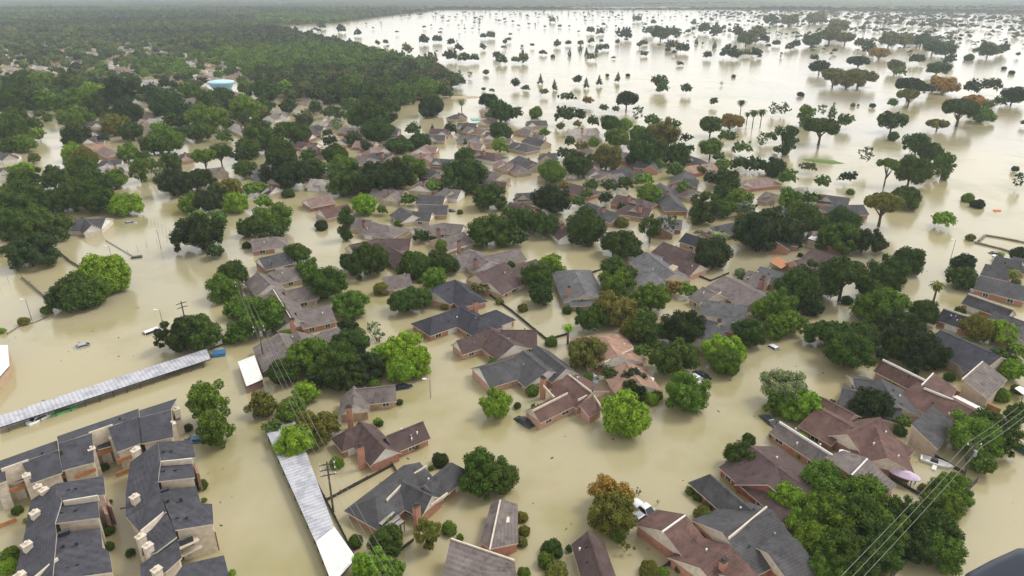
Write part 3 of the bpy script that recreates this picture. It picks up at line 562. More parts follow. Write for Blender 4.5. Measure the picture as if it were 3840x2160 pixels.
flat_roof('small tan shed beside grey carport', 'B2', [(1160, 420), (1210, 385), (1258, 400), (1215, 445)], 3.2, 'sand', 'shed', 'shed', wall='beige')
flat_roof('white canopy at far right edge', 'B3', [(1860, 1320), (1900, 1300), (1960, 1330), (1930, 1370)], 1.8, 'white', 'awning', 'awning', posts=1)
flat_roof('white lean-to beside maroon tree cluster', 'A2', [(1000, 10), (1030, -60), (1075, -45), (1055, 25)], 1.9, 'white', 'awning', 'awning', posts=1)

def tube_thing(name, label, cat, xy, parts):
    r = thing(name, label, cat, xy); return r
# lilac oval gazebo canopy
q = G('A3', 1030, 665, 2); r = thing('gazebo', 'lilac oval gazebo canopy beside the taupe roof', 'gazebo', q); m = MB()
ca = math.radians(-38); n = 20; ring = []
for k in range(n):
    t = 2*math.pi*k/n; x, y = 2.5*math.cos(t), 1.35*math.sin(t); ring.append((q[0]+x*math.cos(ca)-y*math.sin(ca), q[1]+x*math.sin(ca)+y*math.cos(ca), 1.7))
rin = [(q[0]+(p[0]-q[0])*.35, q[1]+(p[1]-q[1])*.35, 2.35) for p in ring]
m.add(ring+rin+[(q[0], q[1], 2.5)], [(k, (k+1) % n, n+(k+1) % n, n+k) for k in range(n)]+[(n+k, n+(k+1) % n, 2*n) for k in range(n)])
m.add([(p[0], p[1], p[2]-.12) for p in ring]+ring, [(k, (k+1) % n, n+(k+1) % n, n+k) for k in range(n)]); m.build('canopy', 'lilac', r)
for k in (2, 7, 12, 17): mm = MB(); p = ring[k]; p = q+(np.array(p[:2])-q)*.9; mm.tube((*p, -1.5), (*p, 1.7), .08); mm.build('post', 'darkmetal', r)
LAND.append(('lilac gazebo canopy', *proj_ov(*q, 1)))
q = G('A3', 930, 590, 1.4); m = MB(); m.box((q[0], q[1], -.5), 1.7, 1.4, 1.9, .5, top=.7); tag(m.build('covered_grill', 'lilac'), 'small lilac covered box beside the lilac gazebo', 'covered box')
# water tower
q = G('O', 556, 232, 0); D_ = np.linalg.norm(q); r = thing('water_tower', 'pale blue oval water tower above the wooded suburb', 'water tower', q); m = MB()
prof = [(2.2, 6.5), (4.2, 8.2), (6.6, 11.2), (8.6, 14.2), (9.0, 15), (8.4, 15.5), (5, 16.1), (0.01, 16.4)]
q2 = G('O', 556, 206, 15.0); q = q2; r.location = (q[0], q[1], 0)
nn = 28; vs = [(q[0]+rr*math.cos(2*math.pi*k/nn), q[1]+rr*math.sin(2*math.pi*k/nn), z) for rr, z in prof for k in range(nn)]
m.add(vs, [(j*nn+k, j*nn+(k+1) % nn, (j+1)*nn+(k+1) % nn, (j+1)*nn+k) for j in range(len(prof)-1) for k in range(nn)]); m.build('tank', 'tower', r, True)
m = MB(); m.tube((q[0], q[1], -1), (q[0], q[1], 9), 1.6, n=12); m.build('pedestal', 'tower', r)
LAND.append(('pale blue water tower', 556, 207))

# ---------------------------------------------------------------- fences and walls
def fence(label, T, pts, h=.6, mat='darkwood', post=True, cat='fence', name='wooden_fence', th=.12):
    P_ = [G(T, x, y, h) for x, y in pts]; r = thing(name, label, cat, P_[0])
    m = MB(); pm = []
    for a, b in zip(P_[:-1], P_[1:]):
        d = b-a; L = np.linalg.norm(d); rot = math.atan2(d[1], d[0]); k = max(1, int(L/2.4)); u = d/L
        for j in range(k):
            c = a+d*(j+.5)/k; m.box((c[0], c[1], -1.0), L/k-.06, th, 1.0+h+random.uniform(-.07, .07), rot)
            if post and len(pm) < 90: pm.append((a+d*j/k, rot))
    m.build('panel', mat, r)
    for c, rot in pm:
        mm = MB(); mm.box((c[0], c[1], -1.0), .16, .16, 1.12+h, rot); mm.build('post', mat, r)
    return r
fence('dark board fence between the cross-shaped and black roofed houses', 'A1', [(530, 862), (1030, 598)])
fence('short dark fence end behind black roofed house', 'A1', [(1012, 565), (1062, 650)])
fence('dark fence stub beside the olive bush', 'A1', [(1090, 1235), (1190, 1160)])
fence('thin dark fence along the speckled carport', 'A1', [(365, 560), (600, 1000), (755, 1310)], h=.5)
fence('dark fence from U-shaped house to the palm yard', 'B1', [(1740, 590), (1935, 730), (2020, 800), (2200, 945)])
fence('dark fence behind the hipped brown house', 'B2', [(570, 452), (692, 408)])
fence('dark fence right of the hipped brown house', 'B2', [(572, 455), (655, 585)])
fence('dark zigzag fence beyond the grey house', 'B2', [(1240, 392), (1500, 500), (1640, 442)])
fence('dark fence beside the palm trunk', 'B2', [(270, 945), (420, 898)])
fence('dark fence behind the orange walled house', 'B1', [(1830, 832), (1940, 785)])
fence('grey wall end left of the yellow green grove', 'B0', [(160, 470), (390, 665)], h=.8, mat='greywood')
fence('grey wall between the oaks and the grove', 'B0', [(395, 245), (540, 360), (640, 415)], h=.8, mat='greywood')
fence('low dark wall reaching out past the lamp post', 'B0', [(55, 905), (140, 850), (240, 825), (330, 790), (400, 740)], h=.25, mat='greywood')
fence('black fence loop behind the shrubs at bottom', 'A2', [(1100, 1395), (1185, 1340), (1310, 1440)], h=.6)
fence('dark yard fence beside the white float', 'A3', [(1265, 535), (1490, 662)])
fence('dark yard fence below the lilac gazebo', 'A3', [(935, 700), (1160, 825)])
fence('long black boundary wall at the lower right water', 'A3', [(900, 1470), (1325, 1000)], h=1.2)
fence('black boundary wall beside the utility pole', 'A3', [(1490, 800), (1590, 700)], h=1.0)
fence('orange wood fence under the two storey taupe house', 'B3', [(1420, 1335), (1760, 1480)], h=1.1, mat='orangewood')
fence('brown wall along the right flooded enclosure', 'B3', [(1560, 212), (1750, 258), (1960, 325)], h=.5, mat='greywood', post=False, name='garden_wall', cat='wall', th=.7)
fence('upper brown wall of the right flooded enclosure', 'B3', [(1640, 158), (1760, 178), (1960, 218)], h=.5, mat='greywood', post=False, name='garden_wall', cat='wall', th=.7)
fence('short brown wall closing the right flooded enclosure', 'B3', [(1590, 205), (1640, 160)], h=.5, mat='greywood', post=False, name='garden_wall', cat='wall', th=.7)
fence('low wall and debris beside bright blue dumpster', 'B0', [(1590, 1020), (1700, 975), (1760, 960)], h=.3)
fence('fence along left suburb orange patio', 'B0', [(0, 150), (120, 245)], h=.4)
def wirefence(label, T, pts, h=2.2, step=3):
    P_ = [G(T, x, y, 0) for x, y in pts]; r = thing('wire_fence', label, 'fence', P_[0]); m = MB(); k = 0
    for a, b in zip(P_[:-1], P_[1:]):
        L = np.linalg.norm(b-a); n = max(1, int(L/step))
        for z in (h, h*.6, h*.25): m.tube((*a, z), (*b, z), .025, n=4)
        for j in range(n+1):
            c = a+(b-a)*j/n; mm = MB(); mm.tube((*c, -1), (*c, h), .045, n=5); mm.build('post', 'metal', r)
    m.build('wire', 'metal', r); return r
wirefence('tall wire fence left of the big dark tree', 'B0', [(900, 355), (1110, 260), (1340, 190)])
wirefence('tall wire fence behind the two lamp posts', 'B0', [(1090, 60), (1345, 195)])
wirefence('wire fence at the left frame edge', 'B0', [(0, 570), (130, 480)])

# ---------------------------------------------------------------- poles and wires
def lamp(label, T, bx, by, ty, arm=1):
    b = G(T, bx, by, 0); h = hgt(b, nat(T, 0, ty)[1]); r = thing('lamp_post', label, 'lamp post', b)
    m = MB(); m.tube((*b, -1.5), (*b, h), .11, .07); m.build('pole', 'metal', r)
    m = MB(); m.tube((b[0], b[1], h-.1), (b[0]-.9*arm, b[1], h), .05); m.box((b[0]-1.0*arm, b[1], h-.08), .8, .4, .2); m.build('lamp_head', 'white', r)
lamp('lamp post with white head beside low wall', 'B0', 240, 802, 650)
lamp('lamp post right of the white vehicle', 'B0', 1232, 852, 728)
lamp('lamp post behind the yellow green grove', 'B0', 848, 362, 248)
lamp('lamp post in front of the wire fence', 'B0', 1216, 272, 122)
lamp('thin lamp post in the water near right wall', 'B3', 1378, 345, 200)
lamp('thin pole in front of the white gabled house', 'B1', 1318, 1395, 1250)
def upole(label, T, bx, by, h, ang, arms=1, trans=True):
    b = G(T, bx, by, 0); r = thing('utility_pole', label, 'utility pole', b)
    m = MB(); m.tube((*b, -1.5), (*b, h), .19, .13); m.build('pole', 'bark', r)
    dx, dy = math.cos(ang), math.sin(ang)
    for k in range(arms):
        m = MB(); m.box((b[0], b[1], h-.5-k*1.0), 2.4, .14, .14, ang); c = m.build('crossarm', 'bark', r)
        for s in (-1, 0, 1):
            mm = MB(); mm.tube((b[0]+dx*s*1.05, b[1]+dy*s*1.05, h-.36-k), (b[0]+dx*s*1.05, b[1]+dy*s*1.05, h-.1-k), .08); mm.build('insulator', 'white', c)
    if trans:
        m = MB(); m.tube((b[0]+.4, b[1]-.2, h-2.4), (b[0]+.4, b[1]-.2, h-1.4), .28, n=10); m.build('transformer', 'metal', r)
    return b
def wires(label, pts, offs, hz_, ang, sag=.6, rad=.035):
    c0 = pts[0]; r = thing('power_line', label, 'power line', c0)
    for o in offs:
        m = MB(); dx, dy = math.cos(ang)*o, math.sin(ang)*o
        for (a, za), (b, zb) in zip(zip(pts[:-1], hz_[:-1]), zip(pts[1:], hz_[1:])):
            prev = None
            for k in range(13):
                t = k/12; p = a+(b-a)*t; z = za+(zb-za)*t-4*sag*t*(1-t); cur = (p[0]+dx, p[1]+dy, z)
                if prev is not None: m.tube(prev, cur, rad, n=5)
                prev = cur
        m.build('cable', 'wire', r)
pA = upole('utility pole with white transformer at lower right', 'A3', 1455, 770, 8.6, 0)
wA = G('A3', 560, 1535, 8.2); wB = G('A3', 1932, 195, 8.2)
dA = wB-wA; angA = math.atan2(dA[1], dA[0])+math.pi/2
wires('three pale power lines over the lower right trees', [wA, pA+(wA-wA)*0, wB], (-.9, 0, .9), (8.3, 8.3, 8.3), angA, .35, .026)
pB = upole('utility pole with insulators over the speckled carport', 'A1', 585, 965, 9.6, .3, arms=3, trans=False)
pC = upole('utility pole beside the wide taupe roof', 'B1', 62, 1125, 9.0, .3, arms=2)
pD = upole('utility pole at the left tree line', 'B0', 1850, 760, 9.0, .3, arms=2, trans=False)
pE = G('A1', 1010, 1480, 8)
dB = pB-pC; angB = math.atan2(dB[1], dB[0])+math.pi/2
wires('bundle of pale power lines above the carport', [pD, pC, pB, pE], (-.9, 0, .9), (8.9, 8.9, 9.4, 8.6), angB, .5, .022)
pF = upole('utility pole rising above the big dark tree', 'B0', 1440, 1010, 11.5, .8, arms=2, trans=False)
# leaning boom and dark float in the flooded yard
a = G('B0', 1005, 318, .6); b = G('B0', 795, 195, .6); r = thing('floating_boom', 'thin dark floating boom pointing at the slate bungalow', 'boom', a)
m = MB(); m.tube((*a, .25), (*b, .25), .11); m.build('pole', 'darkmetal', r); c = G('B0', 1030, 325, .4); m = MB(); m.box((*c, -.3), 3.2, 1.4, .8, .4, top=.9); m.build('float', 'darkmetal', r)

# ---------------------------------------------------------------- vehicles
CARPROF = {  # cross sections along x: (x, half width, z belt, z roof or None)
 'car': (4.6, 1.75, .95, 1.42), 'van': (5.0, 1.9, 1.15, 1.9), 'pickup': (5.4, 1.9, 1.05, 1.75)}
def car(label, T, x, y, x2, y2, mat, kind='car', sink=.75, cat=None):
    a = G(T, x, y, .6); b = G(T, x2, y2, .6); d = b-a; rot = math.atan2(d[1], d[0]); c = (a+b)/2
    L, Wd, zb, zr = CARPROF[kind]
    r = thing('flooded_'+kind if kind != 'car' else 'flooded_car', label, cat or kind, c); z0 = -sink
    ca, sa = math.cos(rot), math.sin(rot); P = lambda px, py, pz: (c[0]+px*ca-py*sa, c[1]+px*sa+py*ca, z0+pz)
    hl = L/2; hw = Wd/2
    sec = [(-hl, .80, .45, .70), (-hl+.15, .93, .3, .86), (-hl+1.0, 1, .25, zb), (0, 1, .25, zb), (hl-1.2, 1, .25, zb-.05), (hl-.25, .93, .3, .80), (hl, .78, .45, .66)]
    m = MB(); n = 6; vs = []
    for sx, kw, zl, zt in sec:
        w_ = hw*kw; vs += [P(sx, -w_, zl), P(sx, -w_*1.0, zt-.12), P(sx, -w_*.86, zt), P(sx, w_*.86, zt), P(sx, w_, zt-.12), P(sx, w_, zl)]
    fs = [(j*n+k, j*n+(k+1) % n, (j+1)*n+(k+1) % n, (j+1)*n+k) for j in range(len(sec)-1) for k in range(n)]+[tuple(range(n))[::-1], tuple(range((len(sec)-1)*n, len(sec)*n))]
    m.add(vs, fs); m.build('body', mat, r, True)
    if kind == 'pickup': xs = (-.35, 0.0, 1.0, 1.75)
    elif kind == 'van': xs = (-hl+.15, -hl+.4, 1.1, 1.9)
    else: xs = (-hl+.75, -hl+1.35, .55, 1.25)
    g = MB(); t0, t1 = hw*.86, hw*.70; g.add([P(xs[0], -t0, zb-.02), P(xs[3], -t0, zb-.02), P(xs[3], t0, zb-.02), P(xs[0], t0, zb-.02), P(xs[1], -t1, zr-.04), P(xs[2], -t1, zr-.04), P(xs[2], t1, zr-.04), P(xs[1], t1, zr-.04)],
        [(4, 5, 6, 7), (0, 1, 5, 4), (1, 2, 6, 5), (2, 3, 7, 6), (3, 0, 4, 7)]); g.build('windows', 'glass', r)
    t = MB(); e = .06; t.add([P(xs[1]-e, -t1-e, zr-.05), P(xs[2]+e, -t1-e, zr-.05), P(xs[2]+e, t1+e, zr-.05), P(xs[1]-e, t1+e, zr-.05), P(xs[1]+.1, -t1+.1, zr+.03), P(xs[2]-.1, -t1+.1, zr+.03), P(xs[2]-.1, t1-.1, zr+.03), P(xs[1]+.1, t1-.1, zr+.03)],
        [(4, 5, 6, 7), (0, 1, 5, 4), (1, 2, 6, 5), (2, 3, 7, 6), (3, 0, 4, 7)])
    for (px0, px1) in ((xs[0], xs[1]), (xs[3], xs[2])):
        for s in (-1, 1): t.tube(P(px0, s*t0, zb), P(px1, s*t1, zr-.03), .05, n=4)
    rr = t.build('roof', mat, r)
    for s in (-1, 1):
        k = MB(); k.box(P(xs[3]-.35, s*(hw+.08), zb), .18, .16, .14, rot); k.build('mirror', mat, r)
    LAND.append((label, *proj_ov(*c, .5)))
    return r
car('black saloon car beside the pale stepped parapets', 'A2', 165, 315, 20, 225, 'car_dark', sink=.62)
car('white pickup beside the brick red house', 'A2', 930, 870, 1050, 965, 'car_white', 'pickup', .75)
car('silver blue car left of the white pickup', 'A2', 925, 1010, 1000, 960, 'car_silver', sink=.7)
car('silver car awash in the western lot', 'B0', 560, 1000, 690, 965, 'car_silver', sink=.85)
car('white van awash right of silver car', 'B0', 1090, 895, 1220, 850, 'car_white', 'van', 1.3)
car('white car beside bright round tree', 'B2', 1350, 1205, 1430, 1255, 'car_white', sink=.65)
car('dark car behind the white car', 'B2', 1400, 1190, 1470, 1225, 'car_dark', sink=.7)
car('white car awash in the open street', 'B3', 12, 980, 90, 1020, 'car_white', sink=.9)
car('dark blue car left of long taupe house', 'A3', -20, 235, 45, 290, 'car_dark', sink=.7)
car('dark car beside the brown gabled house', 'B1', 1060, 1305, 1145, 1290, 'car_dark', sink=.75)
car('pale grey car between peach and tan roofs', 'B2', 580, 1200, 640, 1250, 'car_silver', sink=.65)
car('white car by the green shallows', 'C2', 465, 1255, 500, 1275, 'car_white', sink=.85)
car('blue pickup at the right edge', 'A3', 1870, 450, 1940, 490, 'car_blue', 'pickup', .6)
car('green car under the long carport', 'A0', 445, 195, 510, 172, 'car_green', sink=.55)
car('white car under the long carport', 'A0', 262, 262, 330, 228, 'car_white', sink=.5)
car('blue car beside the tall loose tree', 'A0', 1440, 415, 1520, 405, 'car_blue', sink=.6)
car('white van beside the tall loose tree', 'A0', 1515, 350, 1640, 305, 'car_white', 'van', 1.1)
car('dark car near narrow black roof', 'B2', 1395, 135, 1440, 130, 'car_dark', sink=.75)
car('silver car beside the slate bungalow', 'B0', 940, 70, 1015, 60, 'car_silver', sink=.6)
car('dark car before right slate roofs', 'B3', 1700, 290, 1750, 293, 'car_dark', sink=.8)
car('black car off the white edged slate pair', 'C1', 1440, 1015, 1495, 1022, 'car_dark', sink=.7)
# white van and trailer roofs behind right slate houses
flat_roof('white trailer roof behind the right slate houses', 'B3', [(1690, 320), (1700, 308), (1840, 340), (1830, 362)], 1.5, 'white', 'trailer', 'trailer', wall='white')
def scatter_boxes(name, label, cat, T, pts, mat, h=.35, s=1.2):
    q = G(T, *pts[0], 0); r = thing(name, label, cat, q)
    for x, y, a, b, rot in pts_full(pts, s):
        p = G(T, x, y, h); m = MB(); m.box((*p, -.3), a, b, .3+h, rot, top=.92); m.build('board', mat, r)
def pts_full(pts, s): return [(x, y, s*random.uniform(.7, 1.4), s*random.uniform(.4, .8), random.uniform(0, 3)) for x, y in pts]
q = G('A3', 1265, 590, .3); r = thing('small_boat', 'small white boat adrift in the gazebo yard', 'boat', q); an = math.radians(-32)
def bp(x, y, z): return (q[0]+x*math.cos(an)-y*math.sin(an), q[1]+x*math.sin(an)+y*math.cos(an), z)
hull = [(-2.3, -.75), (-2.3, .75), (.6, .95), (1.9, .6), (2.7, 0), (1.9, -.6), (.6, -.95)]; m = MB(); hn_ = len(hull)
m.add([bp(x*.9, y*.8, -.3) for x, y in hull]+[bp(x, y, .55) for x, y in hull]+[bp(x*.85-.05, y*.78, .55) for x, y in hull]+[bp(x*.8-.05, y*.7, .3) for x, y in hull],
      [(k, (k+1) % hn_, hn_+(k+1) % hn_, hn_+k) for k in range(hn_)]+[(hn_+k, hn_+(k+1) % hn_, 2*hn_+(k+1) % hn_, 2*hn_+k) for k in range(hn_)]+[(2*hn_+k, 2*hn_+(k+1) % hn_, 3*hn_+(k+1) % hn_, 3*hn_+k) for k in range(hn_)]+[tuple(range(3*hn_, 4*hn_))])
m.build('hull', 'white', r); m = MB(); m.box(bp(-.2, 0, .3), 1.2, .8, .6, an, top=.8); m.build('console', 'darkmetal', r); m = MB(); m.box(bp(-1.7, 0, .32), .5, 1.2, .3, an); m.build('seat', 'metal', r)
c2_ = G('A3', 1255, 630, .2); m = MB(); m.box((*c2_, -.2), 1.9, .8, .5, .9, top=.8); tag(m.build('plastic_bench', 'white'), 'white plastic bench floating beside the small boat', 'bench')
q = G('B0', 1650, 1045, .8); m = MB(); m.box((*q, -.8), 2.6, 2.0, 1.6, .3, top=1.05); tag(m.build('dumpster', 'blue'), 'bright blue dumpster at the end of the long carport', 'dumpster'); m = MB()
q = G('C1', 1660, 335, .3); m = MB(); m.box((*q, -.3), 6, 7, .6, .2, top=.95); tag(m.build('pool_cover', 'teal'), 'teal green pool cover near the far shore', 'pool cover')
q = G('C3', 1730, 1022, .3); m = MB(); m.box((*q, -.3), 2.8, 1.2, .7, .1, top=.8); tag(m.build('rescue_boat', 'orange'), 'tiny orange boat on the open pale water', 'boat')
for (x, y, lab) in ((580, 520, 'white air unit beside the maroon roof gap'), (690, 580, 'white air unit below the beige gable')):
    q = G('A3', x, y, 2.6); m = MB(); m.box((*q, -.5), 1.9, 1.5, 3.0, -.6); m.box((*q, 2.5), 1.3, 1.0, .3, -.6); tag(m.build('air_unit', 'white'), lab, 'air unit')
q = G('B0', 50, 215, .4); m = MB(); m.box((*q, -.5), 9, 7, .9, .6, top=.98); tag(m.build('patio_slab', 'sand'), 'orange tan flat roof at the left edge', 'flat roof')
# sand bank by the far shore and grass islet
def blob(name, label, cat, mat, T, x, y, rx, ry, rot, h=.5, kind=None):
    q = G(T, x, y, 0); m = MB(); n = 28; ring = []
    for k in range(n):
        t = 2*math.pi*k/n; jj = 1+random.uniform(-.12, .12); a, b = rx*math.cos(t)*jj, ry*math.sin(t)*jj; ring.append((q[0]+a*math.cos(rot)-b*math.sin(rot), q[1]+a*math.sin(rot)+b*math.cos(rot)))
    vs = [(*p, -.3) for p in ring]+[(q[0]+(p[0]-q[0])*.7, q[1]+(p[1]-q[1])*.7, h) for p in ring]+[(*q, h*1.1)]
    m.add(vs, [(k, (k+1) % n, n+(k+1) % n, n+k) for k in range(n)]+[(n+k, n+(k+1) % n, 2*n) for k in range(n)]); o = m.build(name, mat, None, True)
    o['label'] = label; o['category'] = cat; LAND.append((label, *proj_ov(*q, 0))); return o
blob('grass_islet', 'bright green grass islet in the flood', 'islet', 'grass', 'C3', 415, 655, 9.5, 4.5, -.5)
blob('sand_bank', 'pale sand bank at the wood edge', 'sand bank', 'sand', 'C1', 1460, 175, 30, 7, .15)
# dark helicopter float tip close to the camera, lower right
r = thing('helicopter_step', 'blurred dark helicopter part in the bottom right corner', 'helicopter part', (0, 0))
v = unp(3864, 2290, 0)[0]; vdir = np.array([v[0], v[1], -CAMH]); vdir /= np.linalg.norm(vdir); c = np.array([0, 0, CAMH])+vdir*3.0
r.location = tuple(c); m = MB()
import mathutils
me_ = []
n = 16; prof = [(0, .1), (.01, .13), (.03, .145), (.3, .16), (.6, .17)]
ax = unitv(np.array([.62, .05, -.78]))
a_ = unitv(np.cross(ax, (0, 1, 0))); b_ = np.cross(ax, a_)
vs = []
for (t, rr) in prof:
    for k in range(n):
        an = 2*math.pi*k/n; cx_, sx_ = math.cos(an), math.sin(an)
        px_ = abs(cx_)**.3*math.copysign(1, cx_); py_ = abs(sx_)**.3*math.copysign(1, sx_)
        vs.append(c + ax*(t-.12) + a_*px_*rr*.85 + b_*py_*rr)
m.add(vs, [(j*n+k, j*n+(k+1) % n, (j+1)*n+(k+1) % n, (j+1)*n+k) for j in range(len(prof)-1) for k in range(n)]+[tuple(range(n))[::-1], tuple(range((len(prof)-1)*n, len(prof)*n))])
m.build('float_tip', 'heli', r, True)

# ---------------------------------------------------------------- trees
def ico(sub):
    import bmesh
    bm = bmesh.new(); bmesh.ops.create_icosphere(bm, subdivisions=sub, radius=1); v = np.array([x.co[:] for x in bm.verts]); f = np.array([[q.index for q in p.verts] for p in bm.faces]); bm.free(); return v, f
ICO1, ICO2 = ico(1), ico(2)
def crown_arrays(seed, kind, nl, ls, sub=2):
    rg = np.random.default_rng(seed)
    lob = []
    def shellpts(n, rad, zmin, zs, zo=0):
        out = []; i = 0; off = rg.random()*6
        for i in range(n):
            z = 1-(1-zmin)*(i+.5)/n; rr = math.sqrt(max(0, 1-z*z)); t = i*2.39996+off
            out.append(np.array([math.cos(t)*rr*rad, math.sin(t)*rr*rad, z*rad*zs+zo])+rg.normal(0, .055, 3))
        return out
    if kind == 'round':
        for p in shellpts(38, .74, -.6, .84): lob.append((p*rg.uniform(.70, 1.16), rg.uniform(.12, .32)))
        lob.append((np.zeros(3), .5))
    elif kind == 'dome':
        for p in shellpts(34, .76, -.28, .64): lob.append((p*rg.uniform(.68, 1.20), rg.uniform(.12, .29)))
        lob.append((np.array([0, 0, .0]), .42))
    elif kind == 'flat':
        for i in range(24):
            t = rg.random()*6.28; q = math.sqrt(rg.random())*.74; lob.append((np.array([math.cos(t)*q, math.sin(t)*q, .28*(1-q*q)+rg.normal(0, .04)]), rg.uniform(.16, .27)))
    elif kind == 'tall':
        for i in range(24):
            z = rg.uniform(-1.25, 1.15); q = .62*math.sqrt(max(.05, 1-(z/1.35)**2))*math.sqrt(rg.random()); t = rg.random()*6.28
            lob.append((np.array([math.cos(t)*q, math.sin(t)*q, z]), rg.uniform(.2, .33)))
    elif kind == 'loose':
        for i in range(40):
            z = rg.uniform(-.8, .8); q = .8*math.sqrt(max(.05, 1-(z/.95)**2))*rg.random()**.5; t = rg.random()*6.28
            lob.append((np.array([math.cos(t)*q, math.sin(t)*q, z]), rg.uniform(.12, .24)))
    elif kind == 'cone':
        for i in range(20):
            z = -1.0+2.3*(i/19); q = .62*(1-(i/20))*rg.uniform(.6, 1); t = i*2.4
            lob.append((np.array([math.cos(t)*q, math.sin(t)*q, z]), .42*(1-.75*i/20)))
    elif kind == 'shrub':
        for p in shellpts(12, .6, -.2, .75): lob.append((p, rg.uniform(.28, .44)))
        lob.append((np.zeros(3), .5))
    elif kind == 'sparse':
        for i in range(12):
            t = rg.random()*6.28; q = rg.random()**.5*.8; lob.append((np.array([math.cos(t)*q, math.sin(t)*q, rg.uniform(-.3, .5)]), rg.uniform(.09, .18)))
    C_ = np.array([l[0] for l in lob]); R_ = np.array([l[1] for l in lob])
    # irregular overall outline
    C_[:, 0] *= rg.uniform(.86, 1.14); C_[:, 1] *= rg.uniform(.86, 1.14)
    if kind in ('round', 'dome'):
        for _ in range(3):           # bites and bulges break the round outline
            dd_ = rg.normal(0, 1, 3); dd_ /= np.linalg.norm(dd_); k_ = rg.uniform(.74, 1.2)
            near_ = (C_ @ dd_) > .35; C_[near_] *= k_
    V, F = [], []; o = 0; iv, if_ = ICO2 if sub == 2 else ICO1
    core_k = {'loose': .45, 'sparse': .2, 'tall': .6}.get(kind, .74)
    for c, r in zip(C_, R_):
        vv = iv*r*core_k*(1+rg.normal(0, .09, (len(iv), 1)))+c; V.append(vv); F.append(if_+o); o += len(iv)
    V = np.concatenate(V); F3 = np.concatenate(F)
    Q = None; VQ = np.zeros((0, 3))
    if nl:
        wts = R_**2; wts = wts/wts.sum(); idx = rg.choice(len(R_), nl*2, p=wts)
        d = rg.normal(0, 1, (nl*2, 3)); d /= np.linalg.norm(d, axis=1)[:, None]
        p = C_[idx]+d*(R_[idx]*rg.uniform(.80, 1.28, nl*2))[:, None]
        dist = np.linalg.norm(p[:, None, :]-C_[None], axis=2)/R_[None]; dist[np.arange(nl*2), idx] = 9
        ok = dist.min(1) > .85; p = p[ok][:nl]; d = d[ok][:nl]; n_ = len(p)
        nrm = d+rg.normal(0, .75, (n_, 3))+np.array([0, 0, .25]); nrm /= np.linalg.norm(nrm, axis=1)[:, None]
        a = np.cross(nrm, rg.normal(0, 1, (n_, 3))); a /= np.linalg.norm(a, axis=1)[:, None]; b = np.cross(nrm, a)
        s = ls*rg.uniform(.55, 1.3, (n_, 1)); e = rg.uniform(.5, 1, (n_, 1))
        VQ = np.stack([p-a*s*.5, p+b*s*.5*e, p+a*s*.5, p-b*s*.5*e], 1).reshape(-1, 3); Q = np.arange(n_*4).reshape(-1, 4)+len(V)
    return np.concatenate([V, VQ]), F3, Q
def mesh_from(name, V, F3, Q, mat, tint=None):
    me = bpy.data.meshes.new(name); nq = 0 if Q is None else len(Q)
    loops = np.concatenate([F3.ravel()]+([Q.ravel()] if nq else [])); starts = np.concatenate([np.arange(len(F3))*3]+([len(F3)*3+np.arange(nq)*4] if nq else []))
    me.vertices.add(len(V)); me.vertices.foreach_set('co', V.astype(np.float32).ravel())
    me.loops.add(len(loops)); me.loops.foreach_set('vertex_index', loops.astype(np.int32))
    me.polygons.add(len(starts)); me.polygons.foreach_set('loop_start', starts.astype(np.int32))
    if tint is not None:
        at = me.attributes.new('tint', 'FLOAT_COLOR', 'POINT'); at.data.foreach_set('color', np.concatenate([tint, np.ones((len(tint), 1))], 1).astype(np.float32).ravel())
    me.materials.append(MAT[mat]); me.update(calc_edges=True); me.validate(); return me
KIN = {'round': (3, 'rounded'), 'dome': (3, 'dome shaped'), 'flat': (2, 'flat topped'), 'tall': (2, 'tall loose'), 'loose': (3, 'loose open'), 'cone': (1, 'conical'), 'shrub': (2, 'bushy'), 'sparse': (1, 'thin straggly')}
CM = {}
def get_crown(kind, lod, i):
    key = (kind, lod, i)
    if key not in CM:
        nl, ls, sb = {0: (9000, .092, 2), 1: (3400, .135, 2), 2: (900, .2, 1)}[lod]
        if kind in ('sparse',): nl = nl//6
        if kind == 'loose': nl = int(nl*.8)
        CM[key] = mesh_from('crown_'+kind, *crown_arrays(hash(kind) % 1000 if False else sum(map(ord, kind))*7+i*13+lod, kind, nl, ls, sb), 'foliage')
    return CM[key]
TR = {}
def get_trunk(i):
    if i not in TR:
        rg = random.Random(i); m = MB(); MBV = []
        m.tube((0, 0, -.25), (.03, 0, .5), .10, .075, 7); 
        for k in range(6):
            t = k*1.05+rg.random(); q = rg.uniform(.35, .6); st = rg.uniform(.35, .6); mid = (math.cos(t)*q*.5, math.sin(t)*q*.5, st+.25)
            m.tube((.02, 0, st), mid, .05, .035, 5); m.tube(mid, (math.cos(t)*q, math.sin(t)*q, st+.55), .035, .012, 5)
        m.tube((.03, 0, .5), (0, .03, 1.1), .075, .03, 6)
        me = bpy.data.meshes.new('trunk'); me.from_pydata(m.v, [], m.f); me.materials.append(MAT['bark']); TR[i] = me
    return TR[i]
TONE = {'d': ((.036, .064, .009), 'dark green'), 'k': ((.022, .038, .009), 'blackish green'), 'm': ((.066, .116, .013), 'mid green'), 'l': ((.118, .205, .016), 'bright yellow green'), 'b': ((.095, .098, .020), 'olive'), 'o': ((.19, .12, .025), 'rusty orange'), 'p': ((.13, .17, .08), 'pale green')}
TREES = []   # dict per tree
